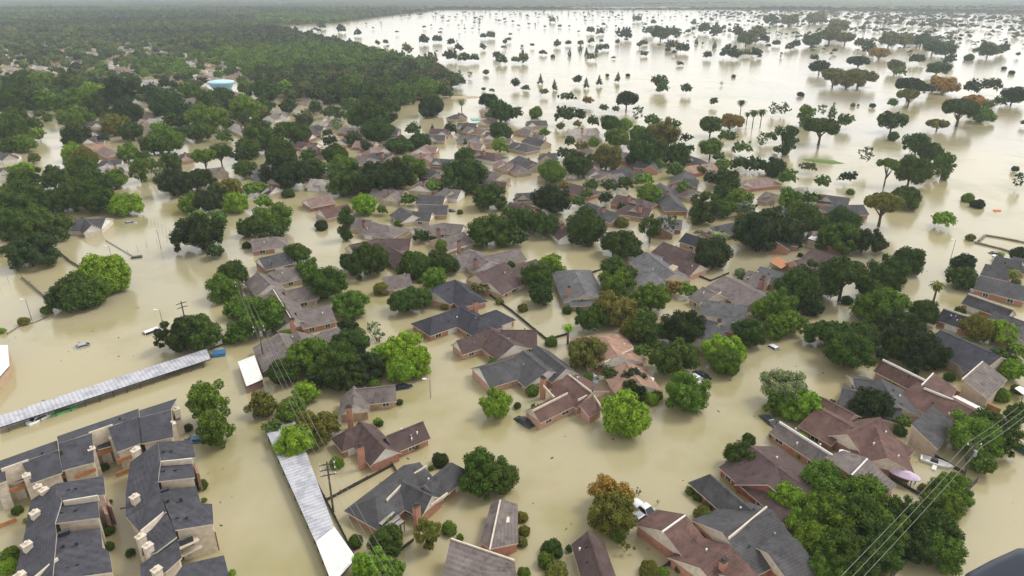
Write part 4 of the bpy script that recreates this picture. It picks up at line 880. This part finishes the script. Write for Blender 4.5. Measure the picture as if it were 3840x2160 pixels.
def TT(T, data):
    for ln in data.strip().split(';'):
        t = ln.split()
        if not t: continue
        x, y, w_ = map(float, t[:3]); tone = t[3]; kind = t[4] if len(t) > 4 else 'round'; trunk = float(t[5]) if len(t) > 5 else None
        nx, ny = nat(T, x, y); wn = w_*TILES[T][2]
        hc = 4.
        for _ in range(4):
            xy, dep = unp(nx, ny, hc); r = wn/2*dep/FPX*(.97 if T == 'C0' else .86 if T[0] == 'T' else 1.0)
            k = {'shrub': .25, 'sparse': .4, 'round': .66, 'dome': .45, 'flat': .7, 'tall': 1.35, 'loose': .95, 'cone': 1.0, 'palm': 2.4}[kind]
            if T[0] == 'T' or (T in ('C3', 'C2') and y < (560 if T == 'C2' else 860)): k += (.28 if w_ < 180 else .05) if T[0] != 'T' else .05
            hc = min(13, r*k+(.2 if kind == 'shrub' else .5)) if trunk is None else trunk+r*.3
        TREES.append(dict(xy=xy, r=r, hc=hc, tone=tone, kind=kind, px=wn, ox=nx*2576/3840, oy=ny*2576/3840))
TT('A0', '1580 130 330 m loose;1640 330 300 m loose;1600 300 120 m tall;1420 335 75 d shrub;1525 770 95 d shrub;815 1110 95 d shrub;825 1230 85 d shrub;985 1275 75 d shrub;80 1290 150 m shrub;60 1385 140 l shrub;130 960 90 d shrub;1540 878 45 m shrub;1750 1430 60 l shrub;790 630 70 d shrub;200 1030 50 l shrub;830 890 40 d shrub')
TT('A1', '50 160 200 b;250 200 240 m;480 320 270 b;300 420 260 l;370 60 180 l;1815 165 225 l;1700 660 330 d;1840 700 260 d;745 1200 125 d shrub;970 1190 270 d;1290 1120 250 b loose;1460 1100 130 m shrub;870 1390 270 l;1040 1420 180 m;935 300 60 d shrub;1085 140 55 d shrub;1320 635 50 m shrub;1540 1160 60 m shrub;130 330 150 m')
TT('A2', '870 220 390 l;1045 120 130 l shrub;1320 90 290 m;765 850 290 o;750 990 320 b;80 1010 100 b shrub;90 1110 100 b shrub;80 1200 90 b shrub;1715 550 215 d;1790 425 110 d shrub;1345 810 80 m shrub;1400 860 70 d shrub;1440 990 150 b shrub;1500 1030 140 m shrub;1550 1090 130 d shrub;430 1245 65 d shrub;870 1210 150 b sparse;960 810 75 d sparse;1100 885 40 b sparse;340 1425 190 b shrub;1030 1400 150 b shrub;1140 1435 110 m shrub;920 60 200 k;150 60 110 m shrub;40 165 65 d shrub;90 1430 110 m shrub;1480 920 90 b shrub;1600 650 60 k shrub;1270 1390 90 d shrub')
TT('A3', '140 60 300 p;250 150 260 l;90 150 200 m;790 150 270 k;1020 290 150 m;1000 360 100 d shrub;1560 400 340 m;1700 350 330 d;1620 600 200 m;1770 90 120 l shrub;1870 220 170 d;1380 800 240 m;1330 890 230 m;1440 840 130 l;420 730 330 m;720 830 330 m;150 850 260 l;640 1010 380 d;860 1090 330 m;430 1000 330 m;360 1180 330 m;560 1280 400 d;830 1270 300 d;280 1060 250 l;450 1400 260 m;700 1400 260 d;1270 1120 370 d;1330 1260 280 m;1010 1000 250 d;1120 1250 240 k;40 390 70 m shrub;1170 790 80 b shrub')
TT('B0', '760 460 350 l;860 500 220 l;610 590 300 d;480 650 210 k;700 590 280 m;560 670 200 d;1380 930 300 k;1520 930 270 d;1440 870 280 d;180 820 90 b shrub;350 735 90 m shrub;20 890 60 l shrub;1740 470 250 d;1700 570 220 m;1770 720 180 m;1800 900 180 m;1640 290 100 d;1720 960 100 m shrub')
TT('B1', '50 780 320 m;-60 880 160 m;305 300 200 d;390 430 180 m;530 540 270 d;240 505 110 b shrub;700 680 230 m;850 360 280 d;700 370 170 k;920 330 150 k;950 580 150 b shrub;1140 660 290 d dome;1220 400 290 d dome;1400 390 270 d dome;1350 500 170 m;1110 1060 300 l;980 1080 220 l;1200 1120 230 l;1100 1170 240 l;700 870 190 k;700 1000 300 d;600 1130 280 d;380 1090 290 m;200 1190 250 d;490 1190 200 m;360 1350 190 l;890 870 140 p loose;930 930 110 b sparse;500 110 90 k shrub;640 1250 240 k;810 1160 240 k;1680 570 140 b;1800 1040 80 d shrub;1840 670 70 b shrub;450 1260 150 k;20 250 50 d shrub;320 690 60 d shrub;1270 915 80 b sparse')
TT('B2', '200 500 210 d;210 610 200 k;290 390 190 l;800 450 240 d;790 540 230 m;590 800 220 d;790 720 270 b;1050 640 270 m;970 790 150 l;1010 880 260 d;900 870 200 b;1220 560 140 o;1310 580 140 l;830 240 310 d dome;1290 880 290 k;1800 920 210 d;1580 1040 270 l;1600 1120 230 m;1200 1100 310 d;980 1040 150 m;550 1060 260 b;920 1250 190 k;740 1220 150 d;290 975 100 m shrub;80 720 90 b shrub;1890 730 180 m;1530 310 280 k;1720 450 90 p shrub;1660 1180 110 d shrub;330 340 80 l;1380 600 80 m shrub;1090 1380 110 m shrub')
TT('B2', '425 850 115 l palm;1540 150 110 p palm;1600 160 110 p palm')
TT('B3', '70 720 240 m;160 830 200 m;60 860 200 m;580 450 380 d flat 6;400 520 300 d;230 560 320 d;760 560 200 d;330 700 170 k;500 930 330 d dome;720 930 300 d dome;600 1040 330 d;860 1070 120 k;890 480 260 d;1040 360 240 d;870 700 320 m;1000 660 160 m;1160 750 230 d;780 730 160 k;1050 930 330 k;1180 1060 300 k;1270 1080 200 d;980 1000 200 d;1480 385 185 k;1475 490 190 d;1590 860 230 b;1720 890 220 l;1850 1180 180 l;1900 1040 150 l;1890 940 110 d;1780 1110 200 d;1370 1240 90 d shrub;600 665 90 d shrub;1740 1380 130 m shrub;1330 60 150 l dome 2')
TT('B3', '1285 530 130 b palm;1865 440 120 b palm;1760 300 80 p palm')
TT('C3', '690 20 250 b dome;500 5 200 b;600 40 220 b dome;1070 95 230 k flat;1180 110 150 k dome;1070 165 190 b flat;940 210 90 m;1330 90 190 o dome;1270 55 110 l;1540 90 150 k;1690 75 150 d;1750 200 110 d;1850 160 180 k;1560 215 200 o flat;1650 225 110 b;1450 275 290 d flat;1610 310 180 m dome;1280 385 170 b flat 1;940 355 200 d dome 4;950 470 90 d shrub;50 250 95 d loose 4;125 250 110 d loose 4;290 310 170 m loose 4;410 260 90 m loose 4;490 270 85 m cone;580 345 120 m;400 415 290 d flat 5;130 490 220 d loose 5;30 640 50 k shrub;20 460 90 m;310 700 110 b dome;740 600 130 m loose 6;605 775 120 k dome;415 810 120 m;1130 520 170 d;1220 590 190 d;910 690 180 m flat 7;1080 720 250 d round 5;1330 690 200 m loose 4;1030 930 260 d dome;870 990 340 b flat 5;1330 1085 155 l dome 2;1510 940 100 m shrub;1580 985 110 k shrub;1900 790 110 d loose;1865 715 60 d shrub;150 770 160 m;60 720 170 k shrub;170 940 180 m;320 930 140 m;620 890 70 m shrub;280 1100 300 d;560 1100 250 d;90 1180 320 k;510 1230 260 d;720 1260 220 k;860 1290 120 k;240 150 45 k shrub;640 232 40 b shrub;680 232 22 b shrub;790 238 50 d shrub;20 1090 200 k;1530 1235 80 b shrub;1935 360 60 d;1190 740 150 d')
TT('C2', '30 60 95 k;105 105 60 d dome;215 30 55 d cone;320 75 60 d cone;245 130 80 b dome;425 170 115 d dome;495 35 90 k;560 60 60 d cone;660 40 65 d cone;800 15 60 d cone;720 5 30 d dome;570 195 100 o dome;690 250 80 m dome;785 260 60 d;865 185 175 k dome 5;950 285 110 m loose;1065 345 130 m;1220 380 105 m dome;1310 480 95 k dome;1115 50 130 d;1135 95 110 m;1320 105 92 d;1585 65 42 k sparse;1525 200 75 d;1500 385 190 d dome 4;1650 360 180 o dome;1625 465 135 m;1895 480 100 m loose 3;1500 550 175 m;1730 555 135 m dome;1560 620 100 m;30 290 130 d;400 300 160 d;510 300 110 k;180 295 110 m shrub;610 350 120 d;740 370 170 d;860 385 110 l shrub;365 390 90 b;490 370 80 b;250 440 90 m;440 500 110 d;530 550 110 b;390 590 120 d;230 625 70 d shrub;300 740 210 m;500 690 210 d;710 630 220 b;790 480 190 m;970 460 200 m;1120 470 220 b;1010 600 260 d;1130 570 160 d;1250 610 190 d;1275 545 90 m;1340 555 80 k;1000 790 150 l;600 840 140 m;740 840 130 d;860 820 150 d;1230 720 160 m;1040 900 190 m;1110 680 110 m;1290 860 150 m;400 850 110 o;500 960 120 m;310 960 250 k;700 930 140 k;830 1000 80 d;830 1125 120 b shrub;570 1150 320 d;230 1130 210 d;80 1100 200 d;40 1230 160 d;1050 1130 190 d loose 5;1190 1120 150 d loose 5;1450 1000 260 d loose 4;1600 1010 170 m;1620 900 200 d;1700 950 180 m;1500 780 150 k;1620 790 190 d;1760 1020 160 p;1430 720 90 d;1590 680 130 l;1720 670 150 d;1830 680 150 d;1900 690 110 d;1850 1210 300 k;1780 1110 190 b;620 510 90 l shrub;930 650 120 k;560 900 110 m')
TT('C2', '1735 200 85 d palm;1830 275 90 d palm;1890 270 90 d palm;1780 290 60 d palm')
TT('C1', '1330 250 240 k dome;1750 200 165 k dome;1720 110 42 d dome;1780 120 42 d dome;1180 410 140 d;1330 405 50 k cone;1465 405 125 k;1570 410 70 b;1850 280 200 d;1840 430 180 d;1350 515 40 d shrub;1580 530 80 d cone;1580 615 170 d;1840 540 160 l;1560 760 300 d;1750 930 220 d;1080 540 200 d dome;1230 510 180 d dome;880 330 250 d;760 330 180 m;1000 330 130 k;920 430 230 d;300 450 260 d dome;60 490 260 d;170 600 250 d;400 620 150 m;600 620 240 d dome;650 690 210 m;240 750 300 k;420 720 200 d;930 620 80 d;700 800 280 d;870 800 300 k;1050 770 250 k;1170 720 220 m;840 720 150 m;1340 840 140 l;1150 940 130 m;240 905 110 d shrub;820 980 190 l;950 1020 100 m;490 1140 110 k shrub;680 1130 170 d tall;1080 1130 90 m shrub;1250 1220 130 d;1540 1040 50 d shrub;1740 1190 270 d;1890 1160 190 d;130 1100 260 m;30 1150 180 d;40 860 120 l;50 960 120 l;560 500 120 k;610 370 110 l loose;450 250 130 d;380 310 110 b;240 240 160 d;30 250 180 d;60 120 200 d;210 110 160 l;480 110 140 m;620 130 190 d;720 80 200 m;860 150 200 d;980 120 180 d;1100 160 180 m;1010 230 170 d;700 230 150 m;580 270 110 d;1300 110 200 m;1420 120 160 d;1190 90 180 d;1900 1030 110 m;150 1180 160 d;1550 190 90 p palm;980 560 90 d;540 440 90 d;740 480 150 d;830 540 110 k')
TT('C0', '900 130 240 k;1140 110 140 k;700 130 180 l;330 200 200 m;100 210 240 d;540 220 230 m;720 240 190 k;560 330 220 m;950 290 220 k;1240 240 220 d;1420 260 160 d;1680 170 180 d;1580 340 260 m;1860 260 240 m;100 400 300 d;270 450 150 l;170 520 180 m;40 340 160 m;560 470 190 k;860 390 190 b;540 590 170 l;650 640 220 b;620 730 220 d;1000 430 180 d;1190 400 120 l;1300 350 160 d;1260 500 260 m;1150 530 200 d;960 590 170 m;1480 440 180 d;1690 470 140 m;1540 620 180 m dome 6;1660 590 180 d dome 6;1200 710 160 m loose;1050 720 180 m loose;1130 680 150 m;1290 660 170 d;260 630 120 b;160 730 180 l;400 780 220 d;280 840 160 d;150 810 220 d;650 840 300 d;860 790 180 m;560 910 260 d;130 960 320 d;720 950 260 d;380 960 220 d;820 960 150 m;940 990 250 l dome;1330 830 220 k;1480 800 250 k dome;1600 950 240 k;1430 970 180 m;1500 1080 150 l;1650 1080 150 m;1520 1210 320 k;1610 1330 150 d;1740 860 180 b;1890 860 140 l;1850 710 180 d;1820 620 140 k;1880 560 200 d;340 1140 320 d;120 1130 280 d;220 1340 310 k;40 1060 200 d;20 1330 90 d;1790 970 180 l;1870 1150 170 d;1440 130 170 m;1290 150 150 d;500 60 190 d;130 60 200 d;1700 330 120 d;1900 390 110 b;60 530 170 d;360 330 90 m;1020 600 90 d;780 480 110 k;1780 260 110 m;1350 430 110 d;1080 620 110 m;300 60 170 m;1010 50 160 d;1560 190 170 d;1850 100 160 m;240 250 110 d')
TT('T1', '1550 335 115 k;1525 290 50 k;1745 310 130 k dome;1850 270 120 o dome;1930 330 110 b;1950 358 80 m;2040 295 90 d;2120 235 120 d;2190 250 120 d;2140 345 120 d;2200 300 90 d;2300 295 60 d shrub;2400 250 120 d;2470 245 90 d;1400 235 60 b;1430 220 70 k;1510 200 110 d;1600 180 150 b dome;1680 190 110 b;1180 195 110 d;1270 195 70 k;1230 165 120 b;1140 160 90 d;1330 215 50 k;1090 260 100 d;1125 275 70 k;1230 265 80 k;1180 265 60 b;985 275 65 k;1020 225 36 d cone;930 205 34 d cone;820 165 90 d;750 165 120 d;690 155 70 d;860 240 80 k;800 225 70 k;785 250 40 d;665 215 55 d dome;665 270 55 d dome;845 320 40 d dome;570 170 90 k;440 240 50 d;470 235 50 k;530 210 40 d;445 158 45 k;395 150 60 d;375 260 40 d cone;425 245 36 d cone;345 240 32 d cone;290 265 34 d cone;230 220 55 d;285 215 45 d;155 265 50 k dome;510 290 26 k dome;205 100 45 d;240 130 25 d;630 95 66 d dome;710 110 40 k;915 115 40 d;970 140 90 d;1030 155 90 d;890 155 30 d;345 215 40 d;400 205 45 d;450 205 30 d;205 285 28 k shrub;400 285 60 b;60 290 80 b;20 300 60 m;1800 240 90 d;1760 215 80 b;1900 200 120 b;1980 200 110 b;2060 200 110 d;1650 130 120 b;1300 95 100 d;1400 100 110 b;1530 90 120 b;2480 320 0.1 d;1115 385 26 k shrub;1460 478 30 k shrub;2475 345 30 k shrub;2515 368 36 k shrub;70 440 45 k dome;480 380 26 k shrub;583 380 28 k shrub')
TT('T0', '1640 205 55 d;1710 225 60 k;1755 220 60 k;1800 260 60 d;1860 275 90 d;1900 215 40 d;1940 210 40 d;1970 280 70 k;2025 300 80 k;2050 245 80 b;2110 300 60 b;2170 295 90 b;2130 200 70 k;2200 195 60 d;2270 210 60 k;2305 240 60 k;2270 280 90 k;2335 290 80 d;2385 290 70 d;2430 235 50 d;2430 180 50 k;2500 275 60 k;2525 300 70 d;2540 210 40 k;2310 370 52 d loose;2365 375 40 d loose;2445 365 50 d dome;1620 130 50 d;1715 145 60 k;1800 165 50 d;2470 175 60 b;1570 200 60 k;1680 190 40 b')
rgi = random.Random(21); ni = 0
for (root, ox, oy) in [HOUSES[k] for k in sorted(range(len(HOUSES)), key=lambda k: HOUSES[k][0].location.y)]:
    c = np.array(root.location[:2]); D_ = np.linalg.norm(c)
    if D_ > 430 or ni > 95 or root.name.startswith('apart'): continue
    for _ in range(2):
        an = rgi.uniform(0, 6.28); q = c+np.array([math.cos(an), math.sin(an)])*rgi.uniform(6, 9.5); r_ = rgi.uniform(.7, 1.7); small = rgi.random() < .3 and D_ > 200
        if small: r_ = rgi.uniform(1.8, 2.8)
        nx, ny = proj(q[0], q[1], 1); 
        if not (0 < nx < 3840 and ny < 2160): continue
        if min((t['ox']-nx*.6708)**2+(t['oy']-ny*.6708)**2 for t in TREES) < 10: continue
        ni += 1; TREES.append(dict(xy=q, r=r_, hc=r_*.25+.2 if not small else r_*.6+.6, tone=rgi.choice('dmmlbdk'), kind='shrub', px=max(5, 2*r_*FPX/D_), ox=nx*2576/3840, oy=ny*2576/3840))
db = MB()
for _ in range(170):
    nx, ny = rgi.uniform(0, 3840), rgi.uniform(900, 2150); q = unp(nx, ny, 0)[0]; L_ = rgi.uniform(.15, .7)*(2 if rgi.random() < .06 else 1)
    db.box((q[0], q[1], -.05), L_, L_*rgi.uniform(.15, .6), .09, rgi.uniform(0, 3), top=.8)
o = db.build('floating_debris', 'darkwood'); o['kind'] = 'stuff'; o['label'] = 'small dark twigs and litter floating on the flood'; o['category'] = 'debris'
TREES = [t for t in TREES if t['px'] > 4]
CNT = {}
def scaled(me, name, loc, scl, rz, parent, col):
    o = bpy.data.objects.new(name, me); C.objects.link(o); o.parent = parent; o.location = loc; o.scale = scl; o.rotation_euler = (0, 0, rz); o.color = (*col, 1); return o
PALM = {}
def palm_mesh():
    if 'c' in PALM: return PALM['c']
    rg = random.Random(3); m = MB()
    for k in range(34):
        t = k*2.4; el = .9-1.5*(k/34); L = rg.uniform(.85, 1.1); pts = []
        for j in range(6):
            s = j/5; x = L*s*math.cos(el-s*.9); z = L*s*math.sin(el-s*.9); pts.append((x, z, .13*math.sin(math.pi*min(.98, s*.85+.12))))
        vs = []
        for x, z, w_ in pts:
            for sg in (-1, 0, 1): vs.append((math.cos(t)*x-math.sin(t)*w_*sg, math.sin(t)*x+math.cos(t)*w_*sg, z-.05*abs(sg)))
        m.add(vs, [(j*3+a, j*3+a+1, j*3+a+4, j*3+a+3) for j in range(5) for a in (0, 1)])
    me = bpy.data.meshes.new('fronds'); me.from_pydata(m.v, [], m.f); me.materials.append(MAT['foliage']); PALM['c'] = me
    m = MB(); m.tube((0, 0, -.55), (0, 0, -.05), .14, .34, 9); me = bpy.data.meshes.new('dead_frond_skirt'); me.from_pydata(m.v, [], m.f); me.materials.append(MAT['bark']); PALM['s'] = me
    return PALM['c']
order = sorted(range(len(TREES)), key=lambda i: -TREES[i]['px'])
treeI = [i for i in order if TREES[i]['kind'] not in ('shrub', 'sparse')]
indiv = set(treeI[:300]) | {i for i in order if TREES[i]['kind'] in ('shrub', 'sparse')} | {i for i in order if TREES[i]['kind'] == 'palm'}
MASS = []   # (x,y,z,r,tone,kind)
for i, t in enumerate(TREES):
    rg = random.Random(i); base = TONE[t['tone']][0]; j = rg.uniform(.85, 1.18); col = (base[0]*j*rg.uniform(.9, 1.12), base[1]*j, base[2]*j*rg.uniform(.8, 1.2))
    if i not in indiv: MASS.append((t['xy'][0], t['xy'][1], t['hc'], t['r'], col, t['kind'])); continue
    kind = t['kind']; nm = {'palm': 'palm_tree', 'shrub': 'shrub', 'sparse': 'shrub', 'cone': 'conifer_tree'}.get(kind, 'broadleaf_tree')
    grp = {'palm': 'palms standing in the flood', 'shrub': 'shrubs standing in the flood', 'conifer_tree': 'conifers'}.get(kind, 'trees standing in the flood')
    r = thing(nm, '', {'palm': 'palm', 'shrub': 'shrub', 'sparse': 'shrub'}.get(kind, 'tree'), t['xy'], 0, grp); t['obj'] = r
    R_ = t['r']; hc = t['hc']; rz = rg.uniform(0, 6.28)
    if kind == 'palm':
        c_ = scaled(palm_mesh(), 'fronds', (0, 0, hc), (R_,)*3, rz, r, col); scaled(PALM['s'], 'dead_frond_skirt', (0, 0, hc), (R_*.8,)*3, 0, r, col)
        m = MB(); b = t['xy']; m.tube((b[0], b[1], -1.2), (b[0], b[1], hc-R_*.1), .30, .2, 8); m.build('trunk', 'bark', r); continue
    lod = 0 if t['px'] > 100 else (1 if t['px'] > 42 else 2)
    me = get_crown(kind, lod, rg.randrange(KIN[kind][0]+(0 if lod else 1)))
    sq = rg.uniform(.92, 1.1)*(.72 if t['oy'] < 200 and kind in ('dome', 'round', 'flat') else 1)
    scaled(me, 'crown', (0, 0, hc), (R_, R_, R_*sq), rz, r, col)
    tk = get_trunk(rg.randrange(3)); scaled(tk, 'trunk', (0, 0, 0), (R_*.75, R_*.75, hc), rz, r, col)

# ---- masses of far trees: one mesh each
def bake_mass(name, label, items, cat='trees'):
    var = {}
    for lod in (0, 1):
        for k in ('round', 'dome', 'flat', 'cone', 'loose'):
            var[(k, lod)] = [crown_arrays(500+s*7+len(k), k, (110 if lod == 0 else 26), (.30 if lod == 0 else .5), 1) for s in range(3)]
    Vs, Fs, Qs, Ts = [], [], [], []; o = 0
    for (x, y, z, r, col, kind) in items:
        k = kind if kind in ('dome', 'flat', 'cone', 'loose') else 'round'
        D = math.hypot(x, y); lod = 0 if D < 750 else 1
        V, F, Q = var[(k, lod)][random.randrange(3)]
        if D > 1100:
            # only a few lobes at this distance
            pass
        a = random.random()*6.28; ca, sa = math.cos(a), math.sin(a)
        V2 = np.empty_like(V); V2[:, 0] = (V[:, 0]*ca-V[:, 1]*sa)*r+x; V2[:, 1] = (V[:, 0]*sa+V[:, 1]*ca)*r+y; V2[:, 2] = V[:, 2]*r*random.uniform(.85, 1.1)+z
        Vs.append(V2); Fs.append(F+o); Qs.append(Q+o)
        tt = np.tile(np.array(col), (len(V), 1))*RNG.uniform(.8, 1.2, (len(V), 1)); Ts.append(tt); o += len(V)
    me = mesh_from(name, np.concatenate(Vs), np.concatenate(Fs), np.concatenate(Qs), 'foliage_mass', np.concatenate(Ts))
    ob = bpy.data.objects.new(name, me); C.objects.link(ob); ob['kind'] = 'stuff'; ob['label'] = label; ob['category'] = cat; return ob
def lerp(x, pts):
    for (a, b), (c, d) in zip(pts[:-1], pts[1:]):
        if x <= c: return b+(d-b)*max(0, (x-a))/(c-a)
    return pts[-1][1]
XB = [(0, 480), (45, 525), (80, 705), (120, 865), (150, 985), (180, 1085), (205, 1150), (228, 1168), (240, 1100), (262, 1010)]
YB = [(0, 30), (500, 30), (560, 40), (700, 64), (850, 58), (960, 42), (1100, 24), (1700, 23), (2000, 24), (2576, 34)]
HS = np.array([(h[1], h[2], 1) for h in HOUSES])
def vnoise(x, y, s=1.0):
    return .5+.25*math.sin(x*.013*s+1.3*math.sin(y*.011*s))+.25*math.sin(y*.017*s+2.1*math.sin(x*.009*s+1))
def region(ox, oy):
    """how wooded the ground is at this point: 0..1"""
    if oy < lerp(ox, YB): 
        return 1.0
    if ox < lerp(oy, XB) and oy < 262:
        if (ox-556)**2 < 45**2 and 208 < oy < 262: return 0
        if ox > 640 + (oy-200)*2: return 1.0
        if oy < 90: return 1.0
        if oy < 130: return .70 if ox < 640 else 1.0
        if oy < 195: return .50 if ox < 600 else .85
        return .30
    if oy < 250: return 0
    if oy < 330 and ox < 860: return .22
    return 0
items = []; GREEN = [TONE[c][0] for c in 'ddmmkmbd']
# sample in rings so density follows the ground
D0 = 230.0
while D0 < 2700:
    step = 8.6 if D0 < 1000 else (10.5 if D0 < 1600 else 14)
    nx_ = int(D0*2*.80/step)
    for i in range(nx_):
        x = (-.80*D0)+i*step+random.uniform(-3.5, 3.5)*step/9; y = D0+random.uniform(-4, 4)
        ox, oy = proj_ov(x, y, 5.)
        if ox < -60 or ox > 2640 or oy < -5: continue
        p = region(*proj_ov(x, y, 0.))
        if p <= 0 or random.random() > p: continue
        if p < .95 and len(HS):
            ox2, oy2 = proj_ov(x, y, 0); sc_ = 300/max(300, D0)
            if np.any((np.abs(HS[:, 0]-ox2) < 26*sc_) & (oy2-HS[:, 1] > -6*sc_) & (oy2-HS[:, 1] < 30*sc_)): continue
            if abs(ox-135+(oy-300)*.1) < 28 and 270 < oy < 430: continue
        r = random.uniform(3.4, 6.8)*(.86 if p < .95 else 1)*(1 if D0 < 1000 else (1.15 if D0 < 1600 else 1.5)); z = random.uniform(4.5, 8.5) if p > .95 else random.uniform(2.6, 4.6)
        c = random.choice(GREEN); j = random.uniform(.55, 1.5)*(.7+.6*vnoise(x, y, .6)); c = (c[0]*1.02, c[1]*.9, c[2]*1.3)
        if vnoise(x+500, y, .4) > .75: c = TONE['l'][0]; j *= .6
        items.append((x, y, z, r, (c[0]*j, c[1]*j, c[2]*j), 'round'))
    D0 += step*.92
bake_mass('woodland', 'dense green wood filling the upper left toward the horizon', items, 'wood')
# open flooded park farther out: scattered and clumped trees too many to count
pk = []
for _ in range(9000):
    D_ = random.uniform(520, 3000); x = random.uniform(-.3, .85)*D_
    ox, oy = proj_ov(x, D_, 0)
    if ox > 2640 or oy < lerp(ox, YB) or oy > 152: continue
    if ox < lerp(oy, XB)+5: continue
    wr = min(1, max(0, (ox-1700)/500))
    n1 = vnoise(x*1.7, D_*1.2, 1.0); cl = vnoise(x*4+90, D_*3, 1.3)
    p = .035+.22*max(0, cl-.62)/.38+wr*(1.5 if 22 < oy < 118-(0 if ox > 2000 else 18) else .03)*max(0, n1-.28)
    if oy > 92 and wr < .5: p *= .35
    if oy < 50: p += .10
    if random.random() > p*1.25: continue
    tn = random.choice('ddkkmbb' if wr > .3 else 'ddkkmb'); 
    if wr > .3 and random.random() < .08: tn = 'o'
    c = TONE[tn][0]; j = random.uniform(.8, 1.25); r = random.uniform(2.0, 4.8)*(1+.5*wr*(oy < 75))
    pk.append((x, D_, r*.8+1, r, (c[0]*j, c[1]*j, c[2]*j), random.choice(('dome', 'dome', 'round', 'flat', 'loose'))))
bake_mass('far_park_trees', 'far scattered trees standing in the flooded park', MASS+pk, 'trees')
# wooded horizon: a rough canopy sheet from 2.4 km outward
rows = []; V = []; F = []; nC = 420; dl = [2350]
while dl[-1] < 16000: dl.append(dl[-1]*1.0085+2)
for D_ in dl:
    for k in range(nC+1):
        x = (-.9+1.8*k/nC)*D_; y = D_
        V.append((x, y, 6+4.5*random.random()*(1+D_/6000)+3*vnoise(x, y, 1)))
V = np.array(V); jx = RNG.uniform(-.5, .5, len(V)); V[:, 0] += jx*V[:, 1]*1.8/nC
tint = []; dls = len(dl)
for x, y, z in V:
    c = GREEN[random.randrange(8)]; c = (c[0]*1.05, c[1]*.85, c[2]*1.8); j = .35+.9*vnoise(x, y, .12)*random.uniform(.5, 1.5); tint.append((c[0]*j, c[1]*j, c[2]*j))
idx = np.arange(len(V)).reshape(dls, nC+1); Qd = []
for a in range(dls-1):
    for k in range(nC):
        xx, yy = V[idx[a, k], 0], V[idx[a, k], 1]; ox, oy = proj_ov(xx, yy, 0)
        lim = lerp(min(max(ox, 0), 2576), YB)
        if oy > lim+1: continue
        # openings of water and fields
        if vnoise(xx*.5, yy*.9, .5) > .90 and random.random() < .8: continue
        Qd.append((idx[a, k], idx[a, k+1], idx[a+1, k+1], idx[a+1, k]))
Qd = np.array(Qd)
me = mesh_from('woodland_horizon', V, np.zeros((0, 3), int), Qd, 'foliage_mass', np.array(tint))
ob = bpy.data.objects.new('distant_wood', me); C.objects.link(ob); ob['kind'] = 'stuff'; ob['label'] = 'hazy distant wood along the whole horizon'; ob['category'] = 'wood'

# ---------------------------------------------------------------- labels that single each thing out
def relation(dx, dy):
    if abs(dx) > abs(dy)*1.2: return 'right of' if dx > 0 else 'left of'
    return 'in front of' if dy > 0 else 'behind'
def label_all(entries):
    used = {}
    for obj, desc, ox, oy in entries:
        L = sorted(LAND, key=lambda l: (l[1]-ox)**2+((l[2]-oy)*1.3)**2)[0]
        key = f"{desc} {relation(ox-L[1], oy-L[2])} the {L[0]}"; used.setdefault(' '.join(key.split()[:15]) if len(key.split()) > 15 else key, []).append((obj, (L[1]-ox)**2+(L[2]-oy)**2))
    ORD = ['nearest', 'second nearest', 'third nearest', 'fourth nearest', 'fifth nearest', 'sixth nearest', 'seventh nearest', 'eighth nearest', 'ninth nearest', 'tenth nearest', 'eleventh nearest', 'twelfth nearest', 'thirteenth nearest', 'fourteenth nearest', 'fifteenth nearest', 'sixteenth nearest', 'seventeenth nearest', 'eighteenth nearest', 'nineteenth nearest', 'twentieth nearest']
    for key, lst in used.items():
        if len(lst) == 1: lst[0][0]['label'] = key; continue
        for k, (o, _) in enumerate(sorted(lst, key=lambda q: q[1])):
            wl = (f"{ORD[min(k, 19)]} {key}").split()
            while len(wl) > 16 and 'the' in wl: wl.remove('the')
            o['label'] = ' '.join(wl)
for (root, ox, oy), rf_ in AUTOH: pass
label_all([(h[0], f"{ROOFW[rf_[0]]} roof over {rf_[1]} walls", h[1], h[2]) for h, rf_ in AUTOH])
for h, rf_ in AUTOH:
    h[0]['group'] = 'houses glimpsed among the far suburb trees'
# a few standout trees serve as landmarks for the park
for (x, y, nm) in ((1830, 308, 'rusty crowned park tree'), (2145, 190, 'broad olive park tree'), (2300, 215, 'rusty park oak'), (2300, 400, 'big park oak clump'), (1575, 250, 'wide black park tree'), (1660, 210, 'paired green park tree'), (2060, 330, 'broad leaning park tree'), (2430, 280, 'long flat park tree'), (2340, 720, 'tall right palm'), (2080, 165, 'dark park grove'), (1290, 208, 'dark shore oak'), (1420, 215, 'black park row'), (540, 390, 'water edge oak'), (85, 800, 'low lot wall')):
    LAND.append((nm, x, y))
def tdesc(t):
    if t['kind'] == 'palm': return f"{'olive ' if t['tone']=='b' else 'pale ' if t['tone']=='p' else 'green '}fan palm"
    if t['kind'] in ('shrub', 'sparse'): return f"{TONE[t['tone']][1]} {'bush' if t['kind']=='shrub' else 'straggly bush'}"
    return f"{TONE[t['tone']][1]} {KIN[t['kind']][1]} tree"
label_all([(t['obj'], tdesc(t), t['ox'], t['oy']) for t in TREES if 'obj' in t])
import sys
LB = {}
for o in C.objects:
    if o.parent is None and 'label' in o: LB.setdefault(o['label'], []).append(o.name)
print('trees', len(TREES), 'individual', len([t for t in TREES if 'obj' in t]), 'woodland', len(items), 'park', len(pk), 'houses', len(HOUSES), 'dup labels', sum(len(v) > 1 for v in LB.values()), 'long', sum(len(k.split()) > 16 for k in LB))
